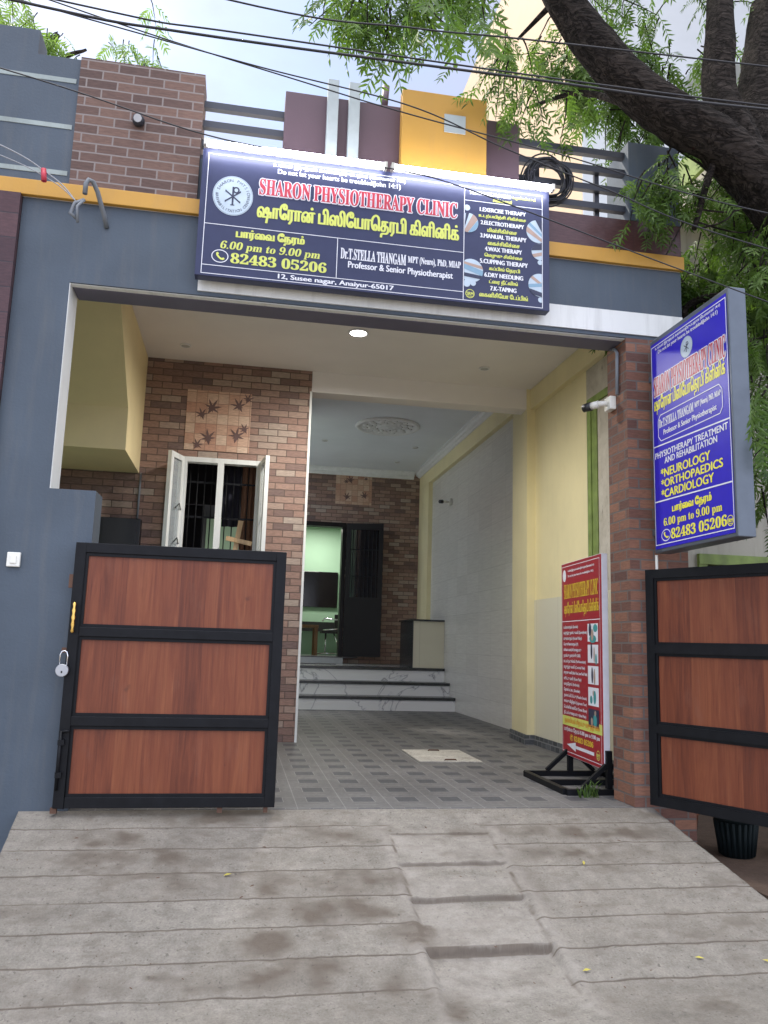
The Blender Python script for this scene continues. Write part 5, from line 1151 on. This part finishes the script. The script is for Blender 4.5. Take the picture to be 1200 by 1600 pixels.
CL = [  # centre, radii, number of sprays, direction
    ((0.72, 4.25, 5.0), (0.30, 0.25, 0.22), 16, (-0.1, 0, -1)), ((0.95, 4.3, 5.15), (0.35, 0.25, 0.2), 14, (0, 0, -1)), ((0.45, 4.25, 5.0), (0.25, 0.2, 0.15), 7, (-0.2, 0, -1)), ((0.72, 4.2, 4.75), (0.14, 0.15, 0.12), 6, (0, 0, -1)),
    ((1.72, 4.9, 5.25), (0.16, 0.15, 0.2), 5, (-0.1, 0, -1)), ((1.85, 4.95, 5.05), (0.14, 0.15, 0.15), 5, (0, 0, -1)), ((1.62, 4.9, 5.0), (0.08, 0.1, 0.1), 2, (0, 0, -1)), ((2.1, 5.0, 5.0), (0.10, 0.1, 0.08), 2, (0, 0, -1)), ((1.55, 4.8, 5.55), (0.2, 0.2, 0.15), 4, (0, 0, -1)),
    ((2.85, 5.9, 6.1), (0.40, 0.4, 0.25), 22, (0, 0, -0.7)), ((2.55, 5.8, 6.3), (0.30, 0.4, 0.2), 14, (0, 0, -0.7)), ((3.3, 5.9, 5.95), (0.3, 0.4, 0.25), 14, (0, 0, -0.7)), ((3.1, 5.7, 5.75), (0.2, 0.3, 0.15), 6, (0, 0, -1)),
    ((3.75, 5.4, 5.2), (0.3, 0.4, 0.4), 22, (0, 0, -1)), ((3.85, 5.3, 4.75), (0.25, 0.3, 0.3), 12, (0, 0, -1)),
    ((2.88, 4.9, 4.52), (0.14, 0.10, 0.12), 7, (0, 0, -1)), ((2.82, 4.92, 4.34), (0.14, 0.10, 0.10), 6, (0, 0, -1)), ((2.62, 4.9, 4.28), (0.08, 0.08, 0.05), 2, (-0.4, 0, -1)), ((2.88, 4.9, 4.2), (0.10, 0.08, 0.06), 2, (0, 0, -1)),
    ((3.50, 5.7, 4.0), (0.34, 0.30, 0.28), 44, (0, 0, -0.8)), ((3.40, 5.7, 3.55), (0.25, 0.3, 0.22), 30, (0, 0, -0.8)), ((3.85, 5.6, 3.75), (0.3, 0.3, 0.35), 34, (0, 0, -0.8)), ((4.1, 5.6, 4.2), (0.35, 0.3, 0.3), 24, (0, 0, -0.8)), ((4.3, 5.6, 3.5), (0.3, 0.4, 0.6), 20, (0, 0, -0.8)),
    ((3.62, 4.7, 3.1), (0.16, 0.2, 0.25), 9, (0, 0, -1)), ((3.78, 4.6, 2.75), (0.14, 0.2, 0.2), 8, (0, 0, -1)), ((3.85, 4.8, 2.3), (0.16, 0.2, 0.2), 8, (0, 0, -1)), ((3.5, 4.9, 4.1), (0.15, 0.15, 0.2), 7, (0, 0, -1)), ((3.75, 4.8, 3.95), (0.2, 0.2, 0.2), 7, (0, 0, -1)),
    ((2.75, 5.9, 5.85), (0.30, 0.3, 0.18), 20, (0, 0, -0.6)), ((3.05, 5.8, 5.6), (0.22, 0.3, 0.18), 16, (0, 0, -0.6)), ((2.5, 5.8, 6.1), (0.25, 0.3, 0.15), 12, (0, 0, -0.6)), ((3.15, 5.6, 5.35), (0.15, 0.2, 0.12), 8, (0, 0, -0.8)),
    ((3.7, 5.7, 4.35), (0.35, 0.3, 0.2), 18, (0, 0, -0.8)), ((4.2, 5.7, 4.6), (0.3, 0.3, 0.3), 18, (0, 0, -0.8)), ((3.35, 5.7, 4.0), (0.18, 0.2, 0.15), 14, (0, 0, -0.8)),
    ((3.72, 4.75, 3.35), (0.2, 0.2, 0.3), 12, (0, 0, -1)), ((3.45, 4.75, 3.75), (0.12, 0.15, 0.2), 7, (0, 0, -1)), ((3.75, 4.7, 2.45), (0.14, 0.15, 0.2), 7, (0, 0, -1)), ((3.5, 5.2, 4.6), (0.12, 0.15, 0.15), 5, (0, 0, -1)),
    # crown above the frame
    ((3.3, 5.1, 6.7), (1.0, 0.9, 0.5), 40, (0, 0, -0.4)), ((1.6, 4.6, 6.7), (0.9, 0.8, 0.4), 30, (0, 0, -0.4)), ((4.6, 4.9, 5.9), (0.7, 0.8, 0.7), 30, (0, 0, -0.4))]
for c, r_, n, d in CL: cluster(c, r_, n, d)
# long near sprigs reaching down towards the street
for c, n in (((0.82, 3.15, 3.93), 2), ((0.72, 3.2, 3.92), 2), ((0.95, 3.2, 3.95), 2), ((0.62, 3.3, 3.92), 2)):
    for i in range(n): lf.frond(np.array(c)+RNG.normal(0, 0.04, 3), (RNG.normal(0, .3), RNG.normal(0, .2), -1), 0.24, 0.085, 0.3)
for c in ((2.76, 3.94, 2.47), (2.80, 3.97, 2.42), (2.86, 4.0, 2.55), (2.83, 3.95, 2.30), (2.92, 4.05, 2.35)):
    lf.frond(c, (-0.1, 0, -1), 0.24, 0.075, 0.2)
for c, n in (((3.22, 4.5, 2.75), 7), ((3.26, 4.5, 2.4), 7), ((3.25, 4.55, 2.1), 5), ((3.3, 4.6, 3.1), 7)): cluster(c, (0.10, 0.12, 0.16), n, (0, 0, -1), 0.25, 5, 0.2, 0.062)
limb(tr, [(3.9, 4.8, 3.75), (3.5, 4.4, 3.2), (3.1, 4.1, 2.75), (2.84, 3.97, 2.45)], 0.03, 0.004, 7, 0.02)
limb(tr, [(3.9, 4.8, 3.75), (3.5, 4.6, 3.3), (3.3, 4.5, 2.8), (3.26, 4.5, 2.1)], 0.025, 0.004, 7, 0.02)
limb(tr, [(1.2, 4.6, 5.9), (0.9, 3.7, 4.6), (0.8, 3.2, 3.98)], 0.02, 0.003, 6, 0.02)
build('trunk', tr, 'bark', TR); lf.build('crown', 'leaf', TR)
# second tree far left
T2 = thing('leafy_tree', 'pale leafy tree peeping over the grooved blue parapet', 'tree', (-3.2, 9.5, -0.47))
tr = MB(); limb(tr, [(-3.2, 9.5, -0.5), (-3.15, 9.5, 4), (-3.0, 9.5, 7.0), (-2.6, 9.5, 8.3)], 0.16, 0.03); limb(tr, [(-3.1, 9.5, 6.0), (-2.6, 9.3, 7.6), (-2.2, 9.3, 8.0)], 0.06, 0.015); 
lf = Leaves(); tw = tr
for c, r_, n, d in (((-2.75, 9.3, 8.0), (0.5, 0.5, 0.4), 26, (0, 0, -0.6)), ((-2.2, 9.3, 7.7), (0.3, 0.4, 0.35), 12, (0.2, 0, -1)), ((-3.3, 9.4, 7.6), (0.6, 0.5, 0.6), 24, (0, 0, -0.5)), ((-1.75, 9.3, 8.2), (0.4, 0.3, 0.2), 9, (0.2, 0, -1)), ((-1.95, 9.2, 7.35), (0.12, 0.2, 0.15), 4, (0.1, 0, -1))): cluster(c, r_, n, d, L=0.26, size=0.085)
build('trunk', tr, 'bark', T2); lf.build('crown', 'leaf_pale', T2)

# ================================================================== OVERHEAD CABLES
def wire(pts, r, label, mat='cable'):
    P = smooth(pts, 10); mb = MB(); mb.tube(P, r, 6); mid = P[len(P)//2]
    tag(build('overhead_cable', mb, mat, None, tuple(mid)), label, 'cable', 'cables strung across the street front')
wire([(-3.2, 3.0, 3.62), (-0.996, 3.0, 3.424), (-0.316, 3.0, 3.399), (1.083, 3.0, 3.429), (2.214, 3.0, 3.46), (4.5, 3.0, 3.62)], 0.0058, 'thickest black cable strung across in front of the parapets')
wire([(-3.2, 3.05, 3.70), (-0.78, 3.05, 3.49), (-0.07, 3.05, 3.475), (2.25, 3.05, 3.52), (4.6, 3.05, 3.68)], 0.004, 'thin black cable running just above the thickest one')
wire([(-3.0, 3.0, 3.72), (-0.866, 3.0, 3.414), (-0.057, 3.0, 3.297), (0.581, 3.0, 3.219), (1.0, 3.02, 3.10), (1.459, 3.0, 2.957), (2.068, 3.0, 2.80), (4.0, 3.0, 2.5)], 0.0030, 'thin wire sagging across the yellow panel to the railing with the coil')
wire([(-2.5, 3.1, 3.9), (-0.75, 3.1, 3.50), (0.15, 3.1, 3.33), (0.62, 3.1, 3.25), (1.3, 3.1, 3.16), (2.2, 3.1, 3.02), (4.0, 3.1, 2.9)], 0.003, 'fine wire crossing above the two white fins')
wire([(-2.5, 3.0, 3.85), (-0.201, 3.0, 3.578), (0.6, 3.0, 3.585), (1.319, 3.0, 3.631), (4.5, 3.0, 3.8)], 0.004, 'uppermost thin wire among the hanging neem leaves')
wire([(-3.0, 3.0, 3.45), (-1.014, 3.0, 3.128), (-0.238, 3.0, 2.965), (0.3, 3.0, 2.93), (0.70, 3.0, 2.905), (1.25, 3.0, 2.77), (1.776, 3.0, 2.632), (3.5, 3.0, 2.2)], 0.0028, 'thin dark wire drooping in front of the signboard lettering')
wire([(-3.2, 4.3, 4.15), (-1.7, 4.75, 3.92), (-1.3, 4.9, 3.80), (-1.15, 4.95, 3.68)], 0.004, 'grey service wire ending at the bent pipe clamp', 'palecable')
wire([(-3.2, 4.3, 4.05), (-1.7, 4.75, 3.85), (-1.3, 4.9, 3.77), (-1.13, 4.95, 3.66)], 0.003, 'lower grey service wire ending at the bent pipe clamp', 'palecable')
mb = MB(); mb.tube([(-1.335, 4.885, 3.825), (-1.325, 4.885, 3.745)], 0.016, 10)
tag(build('cable_joint', mb, 'ink_red', None, (-1.33, 4.885, 3.785)), 'small red joint on the grey service wires', 'cable joint')

# grit and crumbs on the ramp
mb = MB()
for i in range(170):
    x, y = random.uniform(-1.05, 2.75), random.uniform(3.25, 5.1); z0 = max(-0.28*(5.15-y), -0.468)+0.001; r = random.choice((0.0012, 0.0018, 0.0022, 0.003)); a = random.uniform(0, 6.28); st_ = random.choice((1, 1, 3.5))
    u = Vector((math.cos(a), math.sin(a), 0.28*math.sin(a)))*r*st_; v = Vector((-math.sin(a), math.cos(a), 0.28*math.cos(a)))*r; p = Vector((x, y, z0)); t_ = p+Vector((0, 0, r*1.2))
    for q0, q1 in ((p-u-v, p+u-v), (p+u-v, p+u+v), (p+u+v, p-u+v), (p-u+v, p-u-v)): mb.face([q0, q1, t_])
tag(build('grit', mb, 'rust'), 'scattered dark grit and dry crumbs on the concrete ramp', 'grit', kind='stuff')
# fallen leaves on the ramp
def zr(y): return -0.28*(5.15-y)
for i, (x, y, a, lb) in enumerate(((0.02, 4.46, 20, 'tiny yellow leaf on the ramp below the padlocked gate leaf'), (1.98, 4.51, 70, 'tiny yellow leaf high on the ramp below the red standing sign'), (1.62, 3.67, 10, 'yellow leaf just beside the lowest worn step of the ramp'), (2.20, 3.72, -15, 'yellow leaf low on the ramp, between the worn step and its outer corner'), (2.52, 3.68, -35, 'yellow leaf nearest to the low outer corner of the ramp by the pots'))):
    mb = MB(); c, s1 = math.cos(R(a)), math.sin(R(a)); z0 = zr(y)+0.009
    q = lambda u, v, h=0: (x+u*c-v*s1, y+u*s1+v*c, z0+0.28*(u*s1+v*c)+h)
    mb.face([q(-0.022, 0), q(0, -0.008, 0.003), q(0.024, 0), q(0, 0.008, 0.003)])
    tag(build('fallen_leaf', mb, 'deadleaf', None, (x, y, z0)), lb, 'leaf', 'fallen leaves on the ramp')
